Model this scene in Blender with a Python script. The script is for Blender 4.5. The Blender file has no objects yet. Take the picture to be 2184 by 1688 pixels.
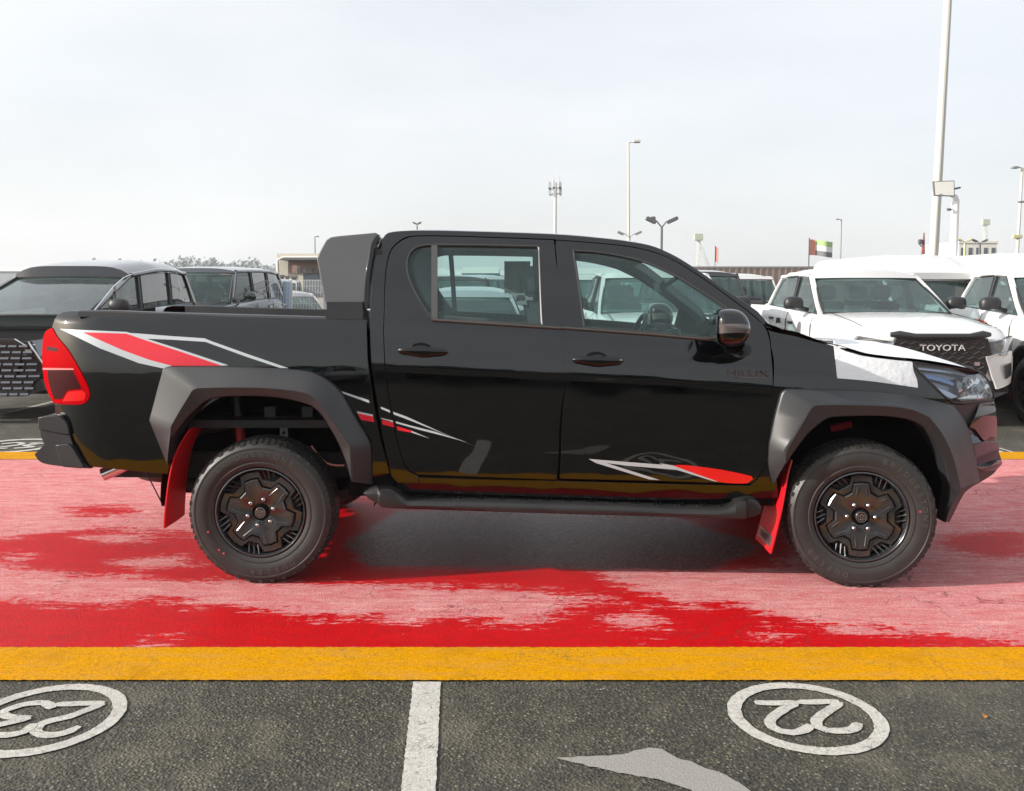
import bpy, bmesh, math, random
import numpy as np
from mathutils import Vector, Matrix
from mathutils.geometry import delaunay_2d_cdt
R = math.radians
random.seed(7)
S = bpy.context.scene
C = S.collection

# ------------------------------------------------------------------ camera
F, CX, HY, PITCH, CAMH = 1935.0, 1092.0, 620.0, R(4.0), 1.526
PPY = HY + F*math.tan(PITCH)
cam_d = bpy.data.cameras.new('camera')
cam = bpy.data.objects.new('camera', cam_d); C.objects.link(cam)
cam.location = (0, 0, CAMH); cam.rotation_euler = (R(90)-PITCH, 0, 0)
cam_d.sensor_width = 36; cam_d.lens = 36*F/2184
cam_d.shift_y = -(844-PPY)/2184
cam_d.clip_start = 0.05; cam_d.clip_end = 4000
S.camera = cam

# ------------------------------------------------------------------ world, sun, exposure
SUN_EL, SUN_AZ = R(23), R(13)          # azimuth: from the left, turned a little to the camera
sun_dir = Vector((-math.cos(SUN_EL)*math.cos(SUN_AZ), -math.cos(SUN_EL)*math.sin(SUN_AZ), math.sin(SUN_EL)))
W = bpy.data.worlds.new('World'); S.world = W; W.use_nodes = True
nt = W.node_tree; nt.nodes.clear()
out = nt.nodes.new('ShaderNodeOutputWorld'); bg = nt.nodes.new('ShaderNodeBackground')
sky = nt.nodes.new('ShaderNodeTexSky'); sky.sky_type = 'NISHITA'; sky.sun_disc = False
sky.sun_elevation = SUN_EL
sky.sun_rotation = math.atan2(sun_dir.x, sun_dir.y)
sky.air_density = 1.0; sky.dust_density = 4.0; sky.ozone_density = 1.5; sky.altitude = 0
# thin high cloud: pale, without edges
tc = nt.nodes.new('ShaderNodeTexCoord'); mp = nt.nodes.new('ShaderNodeMapping'); mp.inputs['Scale'].default_value = (1.2, 1.2, 4.0)
nz = nt.nodes.new('ShaderNodeTexNoise'); nz.inputs['Scale'].default_value = 2.2; nz.inputs['Detail'].default_value = 6
cr = nt.nodes.new('ShaderNodeValToRGB'); cr.color_ramp.elements[0].position = .35; cr.color_ramp.elements[1].position = .75
cr.color_ramp.elements[0].color = (.62, .62, .62, 1); cr.color_ramp.elements[1].color = (.78, .78, .78, 1)
mx = nt.nodes.new('ShaderNodeMix'); mx.data_type = 'RGBA'
mx.inputs[7].default_value = (6.95, 7.05, 7.15, 1)
nt.links.new(tc.outputs['Generated'], mp.inputs[0]); nt.links.new(mp.outputs[0], nz.inputs['Vector'])
nt.links.new(nz.outputs['Fac'], cr.inputs[0]); nt.links.new(cr.outputs[0], mx.inputs[0])
nt.links.new(sky.outputs[0], mx.inputs[6]); nt.links.new(mx.outputs[2], bg.inputs['Color'])
bg.inputs['Strength'].default_value = 0.109
nt.links.new(bg.outputs[0], out.inputs[0])
sl = bpy.data.lights.new('sun', 'SUN'); sl.energy = 4.7; sl.angle = R(0.6); sl.color = (1, .95, .87)
so = bpy.data.objects.new('sun', sl); C.objects.link(so); so.location = (-20, -8, 20)
so.rotation_euler = (-sun_dir).to_track_quat('-Z', 'Y').to_euler()
S.view_settings.view_transform = 'Standard'; S.view_settings.look = 'None'
S.view_settings.exposure = 0.6
HAZE = 0.0006; S.view_settings.gamma = 1; S.view_settings.use_curve_mapping = False
S.cycles.max_bounces = 10; S.cycles.transparent_max_bounces = 24; S.cycles.volume_bounces = 2
S.cycles.caustics_reflective = False; S.cycles.caustics_refractive = False

# ------------------------------------------------------------------ pixel <-> place
def unproj(px, py, Y):
    u = (px-CX)/F; w = -(py-PPY)/F
    dy = math.cos(PITCH)+w*math.sin(PITCH); dz = -math.sin(PITCH)+w*math.cos(PITCH)
    t = Y/dy
    return t*u, CAMH+t*dz
def ground_at(px, py, z=0.0):
    u = (px-CX)/F; w = -(py-PPY)/F
    dy = math.cos(PITCH)+w*math.sin(PITCH); dz = -math.sin(PITCH)+w*math.cos(PITCH)
    t = (z-CAMH)/dz
    return t*u, t*dy
# readings taken from enlarged crops of the photo: each maps to the same frame
def crop(k, ox, oy):
    return lambda *p: [(a[0]*k+ox, a[1]*k+oy)+tuple(a[2:]) for a in p]
cA = crop(.33333, 0, 463.3); cB = crop(.33333, 661.8, 463.3); cC = crop(.2745, 1125.1, 463.3); cD = crop(.2745, 1588.4, 463.3)
cE = crop(.3485, 66.2, 761.1); cF = crop(.3332, 1555.3, 728.0); cI = crop(.45454, 661.8, 794.2); cV = crop(1, 0, 0)
cM = crop(.5, 0, 1257.5); cN = crop(.5, 1092, 1257.5)

# ------------------------------------------------------------------ materials
MATS = {}
class MB_:
    def __init__(s, name):
        s.m = bpy.data.materials.new(name); s.m.use_nodes = True; s.t = s.m.node_tree
        s.b = s.t.nodes['Principled BSDF']; s.o = s.t.nodes['Material Output']
    def n(s, typ, **kw):
        x = s.t.nodes.new(typ)
        for k, v in kw.items():
            if k in x.inputs: x.inputs[k].default_value = v
            else: setattr(x, k, v)
        return x
    def l(s, a, b): s.t.links.new(a, b)
    def coord(s, scale=(1, 1, 1), kind='Object'):
        c = s.n('ShaderNodeTexCoord'); m = s.n('ShaderNodeMapping'); m.inputs['Scale'].default_value = scale
        s.l(c.outputs[kind], m.inputs[0]); return m.outputs[0]
    def noise(s, vec, scale, detail=4, rough=.55):
        x = s.n('ShaderNodeTexNoise'); x.inputs['Scale'].default_value = scale; x.inputs['Detail'].default_value = detail
        x.inputs['Roughness'].default_value = rough; s.l(vec, x.inputs['Vector']); return x.outputs['Fac']
    def ramp(s, fac, stops):
        x = s.n('ShaderNodeValToRGB'); e = x.color_ramp.elements
        while len(e) < len(stops): e.new(.5)
        for q, (p, c) in zip(e, stops):
            q.position = p; q.color = (c, c, c, 1) if not isinstance(c, tuple) else tuple(c)+(1,)
        s.l(fac, x.inputs[0]); return x.outputs[0]
    def mix(s, fac, a, b, mode='MIX'):
        x = s.n('ShaderNodeMix'); x.data_type = 'RGBA'; x.blend_type = mode
        for i, v in ((0, fac), (6, a), (7, b)):
            if hasattr(v, 'links') or isinstance(v, bpy.types.NodeSocket): s.l(v, x.inputs[i])
            elif i == 0: x.inputs[0].default_value = v
            else: x.inputs[i].default_value = tuple(v)+(1,)
        return x.outputs[2]
    def math(s, op, a, b=0.0, c=0.0):
        x = s.n('ShaderNodeMath'); x.operation = op
        for i, v in enumerate((a, b, c)):
            if isinstance(v, bpy.types.NodeSocket): s.l(v, x.inputs[i])
            else: x.inputs[i].default_value = v
        return x.outputs[0]
    def bump(s, h, strength=.3, dist=.01):
        x = s.n('ShaderNodeBump'); x.inputs['Strength'].default_value = strength; x.inputs['Distance'].default_value = dist
        s.l(h, x.inputs['Height']); s.l(x.outputs[0], s.b.inputs['Normal']); return x
def mat(name, col, rough=.5, metal=0, coat=0, spec=.5, var=0, vscale=6, dust=0, bump=0, bscale=200, emit=None):
    if name in MATS: return MATS[name]
    q = MB_(name); b = q.b
    b.inputs['Base Color'].default_value = tuple(col)+(1,); b.inputs['Roughness'].default_value = rough
    b.inputs['Metallic'].default_value = metal; b.inputs['Coat Weight'].default_value = coat
    b.inputs['Coat Roughness'].default_value = .03; b.inputs['Coat IOR'].default_value = 1.5
    b.inputs['Specular IOR Level'].default_value = spec
    v = q.coord()
    if var or dust:
        f = q.noise(v, vscale)
        c2 = tuple(min(1, c*(1+var)+.0) for c in col); c1 = tuple(c*(1-var) for c in col)
        c = q.mix(f, c1, c2)
        if dust:
            d = q.ramp(q.noise(v, 900, 2), [(.5, 0.0), (.72, 1.0)]); d2 = q.ramp(q.noise(v, 3.0, 5), [(.3, .25), (.75, 1.0)])
            dd = q.math('MULTIPLY', q.math('MULTIPLY', d, d2), dust)
            c = q.mix(dd, c, (.30, .27, .24))
        q.l(c, b.inputs['Base Color'])
        q.l(q.ramp(f, [(0.2, rough*.8), (.8, min(1, rough*1.2))]), b.inputs['Roughness'])
    if bump:
        q.bump(q.noise(v, bscale, 3), bump, .002)
    if emit:
        b.inputs['Emission Color'].default_value = tuple(emit[:3])+(1,); b.inputs['Emission Strength'].default_value = emit[3]
    MATS[name] = q.m; return q.m
def glass(name, tint, refl=1.0, film=.03, filmcol=(.5, .6, .6), ior=1.5):
    if name in MATS: return MATS[name]
    q = MB_(name); t = q.n('ShaderNodeBsdfTransparent'); t.inputs[0].default_value = tuple(tint)+(1,)
    g = q.n('ShaderNodeBsdfGlossy'); g.inputs['Roughness'].default_value = .01
    d = q.n('ShaderNodeBsdfDiffuse'); d.inputs[0].default_value = tuple(filmcol)+(1,)
    fr = q.n('ShaderNodeFresnel'); ge = q.n('ShaderNodeNewGeometry'); q.l(q.math('ADD', q.math('MULTIPLY', ge.outputs['Backfacing'], 1/ior-ior), ior), fr.inputs[0])
    m1 = q.n('ShaderNodeMixShader'); m2 = q.n('ShaderNodeMixShader')
    v = q.coord(); f = q.math('MULTIPLY', q.ramp(q.noise(v, 2.5, 5), [(.3, .6), (.75, 1.4)]), film)
    q.l(f, m1.inputs[0]); q.l(t.outputs[0], m1.inputs[1]); q.l(d.outputs[0], m1.inputs[2])
    q.l(q.math('MULTIPLY', fr.outputs[0], refl), m2.inputs[0]); q.l(m1.outputs[0], m2.inputs[1]); q.l(g.outputs[0], m2.inputs[2])
    q.l(m2.outputs[0], q.o.inputs[0]); MATS[name] = q.m; return q.m

BLACK = mat('black_paint', (.0005, .0008, .0014), .3, 0, 1, .03, var=.15, vscale=4, dust=.007); BLACK.node_tree.nodes['Principled BSDF'].inputs['Coat IOR'].default_value = 1.64
_b = BLACK.node_tree; _tc = _b.nodes.new('ShaderNodeTexCoord'); _n = _b.nodes.new('ShaderNodeTexNoise'); _n.inputs['Scale'].default_value = 2.4; _n.inputs['Detail'].default_value = 2
_u = _b.nodes.new('ShaderNodeBump'); _u.inputs['Strength'].default_value = .6; _u.inputs['Distance'].default_value = .009
_b.links.new(_tc.outputs['Object'], _n.inputs['Vector']); _b.links.new(_n.outputs['Fac'], _u.inputs['Height'])
for _k in ('Normal', 'Coat Normal'): _b.links.new(_u.outputs[0], _b.nodes['Principled BSDF'].inputs[_k])
PLASTIC = mat('matte_black_plastic', (.013, .014, .017), .46, spec=.7, var=.12, vscale=5, dust=.06, bump=.15, bscale=900)
TRIM = mat('dark_trim', (.012, .012, .013), .4)
SEAL = mat('rubber_seal', (.03, .03, .03), .45)
GAP = mat('black_void', (.003, .003, .003), .9, spec=.1)
UNDER = mat('underbody', (.008, .008, .009), .6, var=.4, vscale=9)
GLOSSB = mat('gloss_black', (.001, .001, .001), .2, 0, 1, .05)
CHROME = mat('chrome', (.75, .75, .76), .08, 1)
STEEL = mat('steel', (.45, .45, .46), .35, 1)
REDFLAP = mat('red_mudflap', (.62, .008, .015), .35, var=.12, vscale=8, bump=.1)
REDDECAL = mat('red_decal', (.72, .015, .035), .3, coat=.4, var=.05)
SILVERDECAL = mat('silver_decal', (.50, .55, .57), .35, coat=.4)
GLASS = glass('window_glass', (.70, .84, .82), 1.0, .055, (.34, .56, .56))
LENS = glass('lens_glass', (.85, .88, .9), 1.4, .02, (.7, .7, .7))

# ------------------------------------------------------------------ object helpers
def tag(o, label=None, cat=None, group=None, kind=None):
    if label: o['label'] = label
    if cat: o['category'] = cat
    if group: o['group'] = group
    if kind: o['kind'] = kind
    return o
def thing(name, label, cat, loc=(0, 0, 0), rz=0, group=None):
    o = bpy.data.objects.new(name, None); C.objects.link(o); o.empty_display_size = .2
    o.location = loc; o.rotation_euler = (0, 0, rz); return tag(o, label, cat, group)
def link(name, me, m, parent=None, off=None):
    if m is not None and not me.materials: me.materials.append(m)
    o = bpy.data.objects.new(name, me); C.objects.link(o)
    if parent is not None: o.parent = parent
    return o
def bobj(name, bm, m, parent=None, smooth=35, off=None):
    if off is not None: bmesh.ops.translate(bm, vec=-Vector(off), verts=bm.verts)
    bmesh.ops.recalc_face_normals(bm, faces=bm.faces)
    if smooth is not None:
        a = R(smooth)
        for f in bm.faces: f.smooth = True
        for e in bm.edges:
            e.smooth = not (len(e.link_faces) == 2 and e.calc_face_angle(0) > a)
    me = bpy.data.meshes.new(name); bm.to_mesh(me); bm.free()
    return link(name, me, m, parent)
def box(bm, x0, x1, y0, y1, z0, z1, bev=0):
    vs = [bm.verts.new(p) for p in ((x0,y0,z0),(x1,y0,z0),(x1,y1,z0),(x0,y1,z0),(x0,y0,z1),(x1,y0,z1),(x1,y1,z1),(x0,y1,z1))]
    fs = [bm.faces.new([vs[i] for i in q]) for q in ((0,3,2,1),(4,5,6,7),(0,1,5,4),(1,2,6,5),(2,3,7,6),(3,0,4,7))]
    if bev:
        es = list({e for f in fs for e in f.edges})
        bmesh.ops.bevel(bm, geom=es, offset=bev, segments=2, affect='EDGES')
    return vs
def tube(bm, pts, r, n=8, closed=False, caps=True):
    pts = [Vector(p) for p in pts]; rs = r if isinstance(r, (list, tuple)) else [r]*len(pts); rings = []
    N = len(pts); up0 = None
    for i, p in enumerate(pts):
        a = pts[(i-1) % N] if (closed or i > 0) else p; b = pts[(i+1) % N] if (closed or i < N-1) else p
        d = (b-a).normalized()
        if up0 is None:
            up0 = Vector((0, 0, 1)) if abs(d.z) < .9 else Vector((1, 0, 0))
        s = d.cross(up0)
        if s.length < 1e-4: s = d.orthogonal()
        s.normalize(); u = s.cross(d).normalized(); up0 = u
        rings.append([bm.verts.new(p+(s*math.cos(t)+u*math.sin(t))*rs[i]) for t in (2*math.pi*k/n for k in range(n))])
    for i in range(N if closed else N-1):
        A, B = rings[i], rings[(i+1) % N]
        for k in range(n): bm.faces.new((A[k], A[(k+1) % n], B[(k+1) % n], B[k]))
    if caps and not closed:
        bm.faces.new(list(reversed(rings[0]))); bm.faces.new(rings[-1])
    return rings
def loft(bm, rings, closed_ring=True, cap=True):
    vr = [[bm.verts.new(p) for p in r] for r in rings]; n = len(rings[0])
    for A, B in zip(vr, vr[1:]):
        for k in range(n if closed_ring else n-1):
            try: bm.faces.new((A[k], A[(k+1) % n], B[(k+1) % n], B[k]))
            except ValueError: pass
    if cap and closed_ring:
        for r in (list(reversed(vr[0])), vr[-1]):
            try: bm.faces.new(r)
            except ValueError: pass
    return vr
def lathe(bm, prof, n=48, origin=(0, 0, 0), axis='Y', caps=False):
    """prof: (radius, along axis)"""
    rings = []
    for k in range(n):
        a = 2*math.pi*k/n; c, s = math.cos(a), math.sin(a)
        if axis == 'Y': rings.append([bm.verts.new((origin[0]+r*c, origin[1]+h, origin[2]+r*s)) for r, h in prof])
        elif axis == 'Z': rings.append([bm.verts.new((origin[0]+r*c, origin[1]+r*s, origin[2]+h)) for r, h in prof])
        else: rings.append([bm.verts.new((origin[0]+h, origin[1]+r*c, origin[2]+r*s)) for r, h in prof])
    for k in range(n):
        A, B = rings[k], rings[(k+1) % n]
        for i in range(len(prof)-1):
            bm.faces.new((A[i], B[i], B[i+1], A[i+1]))
    return rings
def text_mesh(body, size, extrude=.002, bevel=0):
    cu = bpy.data.curves.new('t', 'FONT'); cu.body = body; cu.size = size; cu.extrude = extrude; cu.bevel_depth = bevel
    cu.align_x = 'CENTER'; cu.align_y = 'CENTER'; cu.resolution_u = 3
    o = bpy.data.objects.new('t', cu); C.objects.link(o)
    dg = bpy.context.evaluated_depsgraph_get(); me = bpy.data.meshes.new_from_object(o.evaluated_get(dg))
    bpy.data.objects.remove(o); bpy.data.curves.remove(cu); return me

# ------------------------------------------------------------------ curves, panels
def curve(pts, closed=True, step=8.0):
    """Catmull-Rom through pts; a third element marks a corner."""
    n = len(pts); P = [Vector((p[0], p[1])) for p in pts]; cor = [len(p) > 2 for p in pts]
    out_ = []
    for i in range(n if closed else n-1):
        j = (i+1) % n; p1, p2 = P[i], P[j]
        p0 = P[(i-1) % n] if (closed or i > 0) and not cor[i] else p1-(p2-p1)*.5
        p3 = P[(j+1) % n] if (closed or j < n-1) and not cor[j] else p2+(p2-p1)*.5
        m = max(1, int((p2-p1).length/step))
        for k in range(m):
            t = k/m
            q = .5*((2*p1)+(-p0+p2)*t+(2*p0-5*p1+4*p2-p3)*t*t+(-p0+3*p1-3*p2+p3)*t**3)
            out_.append((q.x, q.y))
    if not closed: out_.append((P[-1].x, P[-1].y))
    return out_
XR = (553-1092)/416.1
def yplane(X): return 4.65-.0185*(X-XR)
def TP(px, py, ys):
    """pixel on the truck's side surface -> (x, yl, z); ys(x,z) gives the depth behind the tyre face"""
    yl = .0; x = z = 0
    for _ in range(6):
        x, z = unproj(px, py, yplane(x)+yl); yl = ys(x, z) if callable(ys) else ys
    x, z = unproj(px, py, yplane(x)+yl)
    return x, yl, z
def W3(x, yl, z, far=False):
    return (x, yplane(x)+(1.80-yl if far else yl), z)
def inpoly(P, poly):
    x, y = P[:, 0], P[:, 1]; ins = np.zeros(len(P), bool); q = np.array(poly); j = len(q)-1
    for i in range(len(q)):
        xi, yi = q[i]; xj, yj = q[j]
        c = ((yi > y) != (yj > y)) & (x < (xj-xi)*(y-yi)/((yj-yi) if yj != yi else 1e-12)+xi)
        ins ^= c; j = i
    return ins
def panel_mesh(name, outer, holes, ys, grid=.035, lip=.018, bev=.003, far=False, off=(0, 0, 0), thick_back=False, rows=()):
    """outer/holes in (x,z) metres; curved by ys; edges turned in"""
    loops = [outer]+list(holes); A = sum(outer[i][0]*outer[(i+1) % len(outer)][1]-outer[(i+1) % len(outer)][0]*outer[i][1] for i in range(len(outer)))
    verts, edges, idx = [], [], []
    for L in loops:
        s = len(verts); verts += [Vector(p) for p in L]; n = len(L)
        edges += [(s+i, s+(i+1) % n) for i in range(n)]
    nb = len(verts)
    xs = [p[0] for p in outer]; zs = [p[1] for p in outer]
    gx = np.arange(min(xs)+grid*.5, max(xs), grid); gz = np.arange(min(zs)+grid*.5, max(zs), grid)
    if len(gx)*len(gz) > 60000: raise ValueError(name+' too large %s %s %s %s' % (min(xs), max(xs), min(zs), max(zs)))
    G = np.array([(a, b) for a in gx for b in gz]) if len(gx) and len(gz) else np.zeros((0, 2))
    if rows:
        RW = np.array([(a, fn(a)+d) for fn, ds in rows for d in ds for a in np.arange(min(xs)+.004, max(xs), .022)])
        G = G[np.min([np.abs(G[:, 1]-np.array([fn(a) for a in G[:, 0]])-np.mean(ds)) > (max(ds)-min(ds))/2+.012 for fn, ds in rows], 0)] if len(G) else G
        G = np.concatenate([G, RW])
    if len(G):
        ok = inpoly(G, outer)
        for h in holes: ok &= ~inpoly(G, h)
        allb = np.array([(v.x, v.y) for v in verts])
        d = np.sqrt(((G[:, None, :]-allb[None])**2).sum(2)).min(1); ok &= d > (grid*.35 if not rows else .008)
        verts += [Vector(p) for p in G[ok]]
    vo, eo, fo, *_ = delaunay_2d_cdt(verts, edges, [], 0, 1e-6)
    P = np.array([(v.x, v.y) for v in vo]); T = [f for f in fo if len(f) == 3]
    cen = np.array([P[list(f)].mean(0) for f in T]); ok = inpoly(cen, outer)
    for h in holes: ok &= ~inpoly(cen, h)
    T = [f for f, k in zip(T, ok) if k]
    sgn = -1 if not far else 1
    def nrm(x, z):
        e = .004; fx = (ys(x+e, z)-ys(x-e, z))/(2*e); fz = (ys(x, z+e)-ys(x, z-e))/(2*e)
        v = Vector((fx, -1, fz)).normalized()
        return v if not far else Vector((v.x, -v.y, v.z))
    V, N, Fc = [], [], []
    for x, z in P:
        V.append(Vector(W3(x, ys(x, z), z, far))-Vector(off)); N.append(nrm(x, z))
    for f in T:
        a, b, c = f; ar = (P[b][0]-P[a][0])*(P[c][1]-P[a][1])-(P[b][1]-P[a][1])*(P[c][0]-P[a][0])
        if ar < 0: f = (a, c, b)
        Fc.append(tuple(f) if not far else tuple(reversed(f)))
    # turned-in edge
    if lip:
        for li, L in enumerate(loops):
            n = len(L); a = sum(L[i][0]*L[(i+1) % n][1]-L[(i+1) % n][0]*L[i][1] for i in range(n))
            ccw = a > 0; r0, r1, r2 = [], [], []
            for i in range(n):
                p = Vector(L[i]); d = (Vector(L[(i+1) % n])-Vector(L[i-1]))
                if d.length < 1e-9: d = Vector((1, 0))
                d.normalize(); o2 = Vector((d.y, -d.x))*(1 if ccw else -1)
                if li > 0: o2 = -o2
                x, z = p; y = ys(x, z); nn = Vector((o2.x, 0, o2.y))
                r0.append(len(V)); V.append(Vector(W3(x, y, z, far))-Vector(off)); N.append(nrm(x, z))
                q = p+o2*bev
                r1.append(len(V)); V.append(Vector(W3(q.x, y+bev, q.y, far))-Vector(off)); N.append(nn)
                r2.append(len(V)); V.append(Vector(W3(q.x, y+lip, q.y, far))-Vector(off)); N.append(nn)
            flip = (ccw != (li > 0)) == far
            for A_, B_ in ((r0, r1), (r1, r2)):
                for i in range(n):
                    j = (i+1) % n; q = (A_[i], B_[i], B_[j], A_[j])
                    Fc.append(q if flip is False else tuple(reversed(q)))
    me = bpy.data.meshes.new(name); me.from_pydata(V, [], Fc); me.update()
    me.shade_smooth() if hasattr(me, 'shade_smooth') else None
    for p in me.polygons: p.use_smooth = True
    me.normals_split_custom_set_from_vertices([tuple(v) for v in N])
    return me
def px_loop(pts, ys, step=8.0, closed=True):
    return [(lambda q: (q[0], q[2]))(TP(p[0], p[1], ys)) for p in curve(pts, closed, step)]

# ================================================================== GROUND
def attr_grid(name, x0, x1, y0, y1, st, z, fields, m, kind='structure'):
    nx = int((x1-x0)/st)+1; ny = int((y1-y0)/st)+1
    X, Y = np.meshgrid(np.linspace(x0, x1, nx), np.linspace(y0, y1, ny)); P = np.stack([X.ravel(), Y.ravel()], 1)
    V = np.column_stack([P, np.full(len(P), z)]); I = np.arange(nx*ny).reshape(ny, nx)
    Q = np.stack([I[:-1, :-1].ravel(), I[:-1, 1:].ravel(), I[1:, 1:].ravel(), I[1:, :-1].ravel()], 1)
    me = bpy.data.meshes.new(name); me.from_pydata(V.tolist(), [], Q.tolist()); me.update()
    for an, fn in fields.items():
        a = me.attributes.new(an, 'FLOAT', 'POINT'); a.data.foreach_set('value', fn(P).astype(np.float32))
    o = link(name, me, m); o['kind'] = kind; return o
def sdist(P, poly):
    """signed distance, positive inside"""
    q = np.array(poly); best = np.full(len(P), 1e9)
    for i in range(len(q)):
        a, b = q[i], q[(i+1) % len(q)]; d = b-a; t = np.clip(((P-a)@d)/max(1e-12, d@d), 0, 1)
        best = np.minimum(best, np.hypot(*(P-(a+t[:, None]*d)).T))
    return np.where(inpoly(P, poly), best, -best)
def gpoly(pts): return [ground_at(p[0], p[1]) for p in curve(pts, True, 30)]

q = MB_('asphalt'); v = q.coord()
big = q.noise(v, .7, 5); mid = q.noise(v, 9, 6, .7); fine = q.noise(v, 60, 3, .8)
vo = q.n('ShaderNodeTexVoronoi'); vo.inputs['Scale'].default_value = 82; q.l(v, vo.inputs['Vector'])
vr = q.ramp(vo.outputs['Distance'], [(.1, 1.0), (.62, 0.0)])
st = q.n('ShaderNodeSeparateColor'); q.l(vo.outputs['Color'], st.inputs[0])
stone = q.ramp(st.outputs[0], [(.0, (.012, .012, .010)), (.35, (.030, .029, .023)), (.62, (.075, .069, .048)), (.85, (.20, .18, .13)), (1.0, (.46, .41, .33))])
c = q.mix(q.math('MULTIPLY', vr, .85), (.014, .014, .012), stone)
c = q.mix(q.ramp(fine, [(.46, 0.0), (.62, .7)]), c, (.12, .107, .062))
c = q.mix(q.ramp(big, [(.35, 0.0), (.7, .45)]), c, (.085, .079, .068), 'MIX')
c = q.mix(q.ramp(mid, [(.35, .45), (.60, 0.0)]), c, (.014, .014, .014)); c = q.mix(q.ramp(q.noise(v, 2.2, 6, .7), [(.50, 0.0), (.70, .75)]), c, (.13, .115, .085)); sp_ = q.n('ShaderNodeTexVoronoi'); sp_.inputs['Scale'].default_value = 3.1; q.l(v, sp_.inputs['Vector']); c = q.mix(q.math('MULTIPLY', q.ramp(sp_.outputs['Distance'], [(.05, .85), (.13, 0.0)]), q.ramp(big, [(.45, 0.0), (.55, 1.0)])), c, (.010, .010, .010))
q.l(c, q.b.inputs['Base Color']); q.b.inputs['Roughness'].default_value = .82
h = q.math('ADD', q.math('MULTIPLY', vr, .7), q.math('MULTIPLY', fine, .8)); q.bump(h, .9, .006)
ASPH = q.m
bm = bmesh.new(); bmesh.ops.create_grid(bm, x_segments=2, y_segments=2, size=1500); bmesh.ops.translate(bm, vec=(0, 300, 0), verts=bm.verts)
gr = bobj('ground', bm, ASPH, None, None); gr['kind'] = 'structure'

# wet shapes on the red lane (readings of where the water lies)
wet_polys = [gpoly(cM((-400,40),(0,66),(190,52),(450,62),(650,50),(800,55),(860,76),(1000,70),(1080,92),(1250,102),(1400,120),(1600,127),(1750,145),(1900,132),(2184,152))+cN((200,120),(330,60),(480,40),(680,60),(850,90),(1000,85),(1180,125),(1300,160),(1500,190),(1600,178),(1900,205),(2300,250),(2300,300),(0,300))+cM((0,300),(-400,300))),
             gpoly(cV((-150,1145),(0,1150),(130,1135),(250,1130),(345,1136),(420,1140),(500,1150),(660,1080),(830,1060),(1200,1075),(1640,1090),(1700,1140),(1660,1205),(1500,1214),(1270,1216),(1330,1250),(1440,1290),(1400,1300),(1300,1286),(1180,1262),(1000,1256),(900,1250),(760,1247),(650,1243),(560,1243),(400,1240),(330,1234),(200,1228),(100,1222),(0,1205),(-150,1200))),
             gpoly(cV((150,1085),(260,1080),(300,1092),(230,1102),(160,1098))), gpoly(cV((2010,1150),(2200,1140),(2200,1180),(2080,1185))),
             gpoly(cV((1500,1290),(1600,1300),(1700,1330),(1560,1325)))]
dry_polys = [gpoly(cV((170,1145),(300,1140),(320,1152),(220,1160))), gpoly(cV((250,1200),(380,1190),(420,1205),(300,1216))), gpoly(cV((0,1188),(70,1185),(60,1196),(0,1198))),
             gpoly(cN((400,130),(560,120),(640,150),(560,182),(450,165))), gpoly(cM((600,232),(700,232),(690,248),(620,250))), gpoly(cN((1050,200),(1130,175),(1170,190),(1090,205)))]
def wetfield(P):
    w = np.max([sdist(P, p) for p in wet_polys], 0); d = np.max([sdist(P, p) for p in dry_polys], 0)
    w = np.minimum(w, -d); return np.clip(w/.35, -1, 1)
def underfield(P):   # standing water under the pickup; its mask also paints in the shade there
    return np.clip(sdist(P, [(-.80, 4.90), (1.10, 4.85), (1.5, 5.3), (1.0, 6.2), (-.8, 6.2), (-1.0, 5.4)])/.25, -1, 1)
q = MB_('red_paint'); v = q.coord(); vs = q.coord((1, 2.2, 1)); vst = q.coord((.8, 3.2, 1))
at = q.n('ShaderNodeAttribute'); at.attribute_name = 'wet'; au = q.n('ShaderNodeAttribute'); au.attribute_name = 'pool_shade'
n1 = q.noise(vst, 3.2, 7, .68); n2 = q.noise(vs, 22, 5, .7)
n3 = q.noise(q.coord((.55, 5.5, 1)), 5.5, 7, .72); e = q.math('ADD', at.outputs['Fac'], q.math('ADD', q.math('ADD', q.math('MULTIPLY', q.math('SUBTRACT', n1, .5), 1.5), q.math('MULTIPLY', q.math('SUBTRACT', n3, .5), 1.5)), q.math('MULTIPLY', q.math('SUBTRACT', n2, .5), 1.5)))
wet = q.ramp(q.math('ADD', q.math('MULTIPLY', e, .5), .5), [(.45, 0.0), (.53, 1.0)])
g1 = q.noise(v, 190, 3, .7); g2 = q.noise(vs, 6, 6, .7); g3 = q.noise(v, 45, 4, .7)
g4 = q.noise(v, 95, 3, .8); dry = q.mix(q.ramp(g1, [(.38, 0.0), (.62, 1.0)]), (.44, .14, .145), (.82, .44, .42)); dry = q.mix(q.ramp(g4, [(.42, .6), (.56, 0.0)]), dry, (.55, .17, .18))
dry = q.mix(q.ramp(g2, [(.38, .75), (.56, 0.0)]), dry, (.56, .115, .135)); dry = q.mix(q.ramp(n3, [(.50, 0.0), (.66, .6)]), dry, (.86, .50, .48))
dry = q.mix(q.ramp(q.noise(vst, 1.3, 6, .7), [(.50, 0.0), (.72, .6)]), dry, (.62, .17, .19))
wt = q.mix(q.ramp(g1, [(.35, 0.0), (.7, 1.0)]), (.46, .001, .003), (.84, .002, .006))
wt = q.mix(q.ramp(g2, [(.4, .35), (.65, 0.0)]), wt, (.34, .002, .008))
spl = q.ramp(q.math('ADD', q.math('MULTIPLY', q.noise(vst, 14, 4, .75), 1.0), q.math('MULTIPLY', at.outputs['Fac'], .12)), [(.575, 0.0), (.61, 1.0)]); wet = q.math('MAXIMUM', wet, q.math('MULTIPLY', spl, .8)); c = q.mix(wet, dry, wt)
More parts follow.
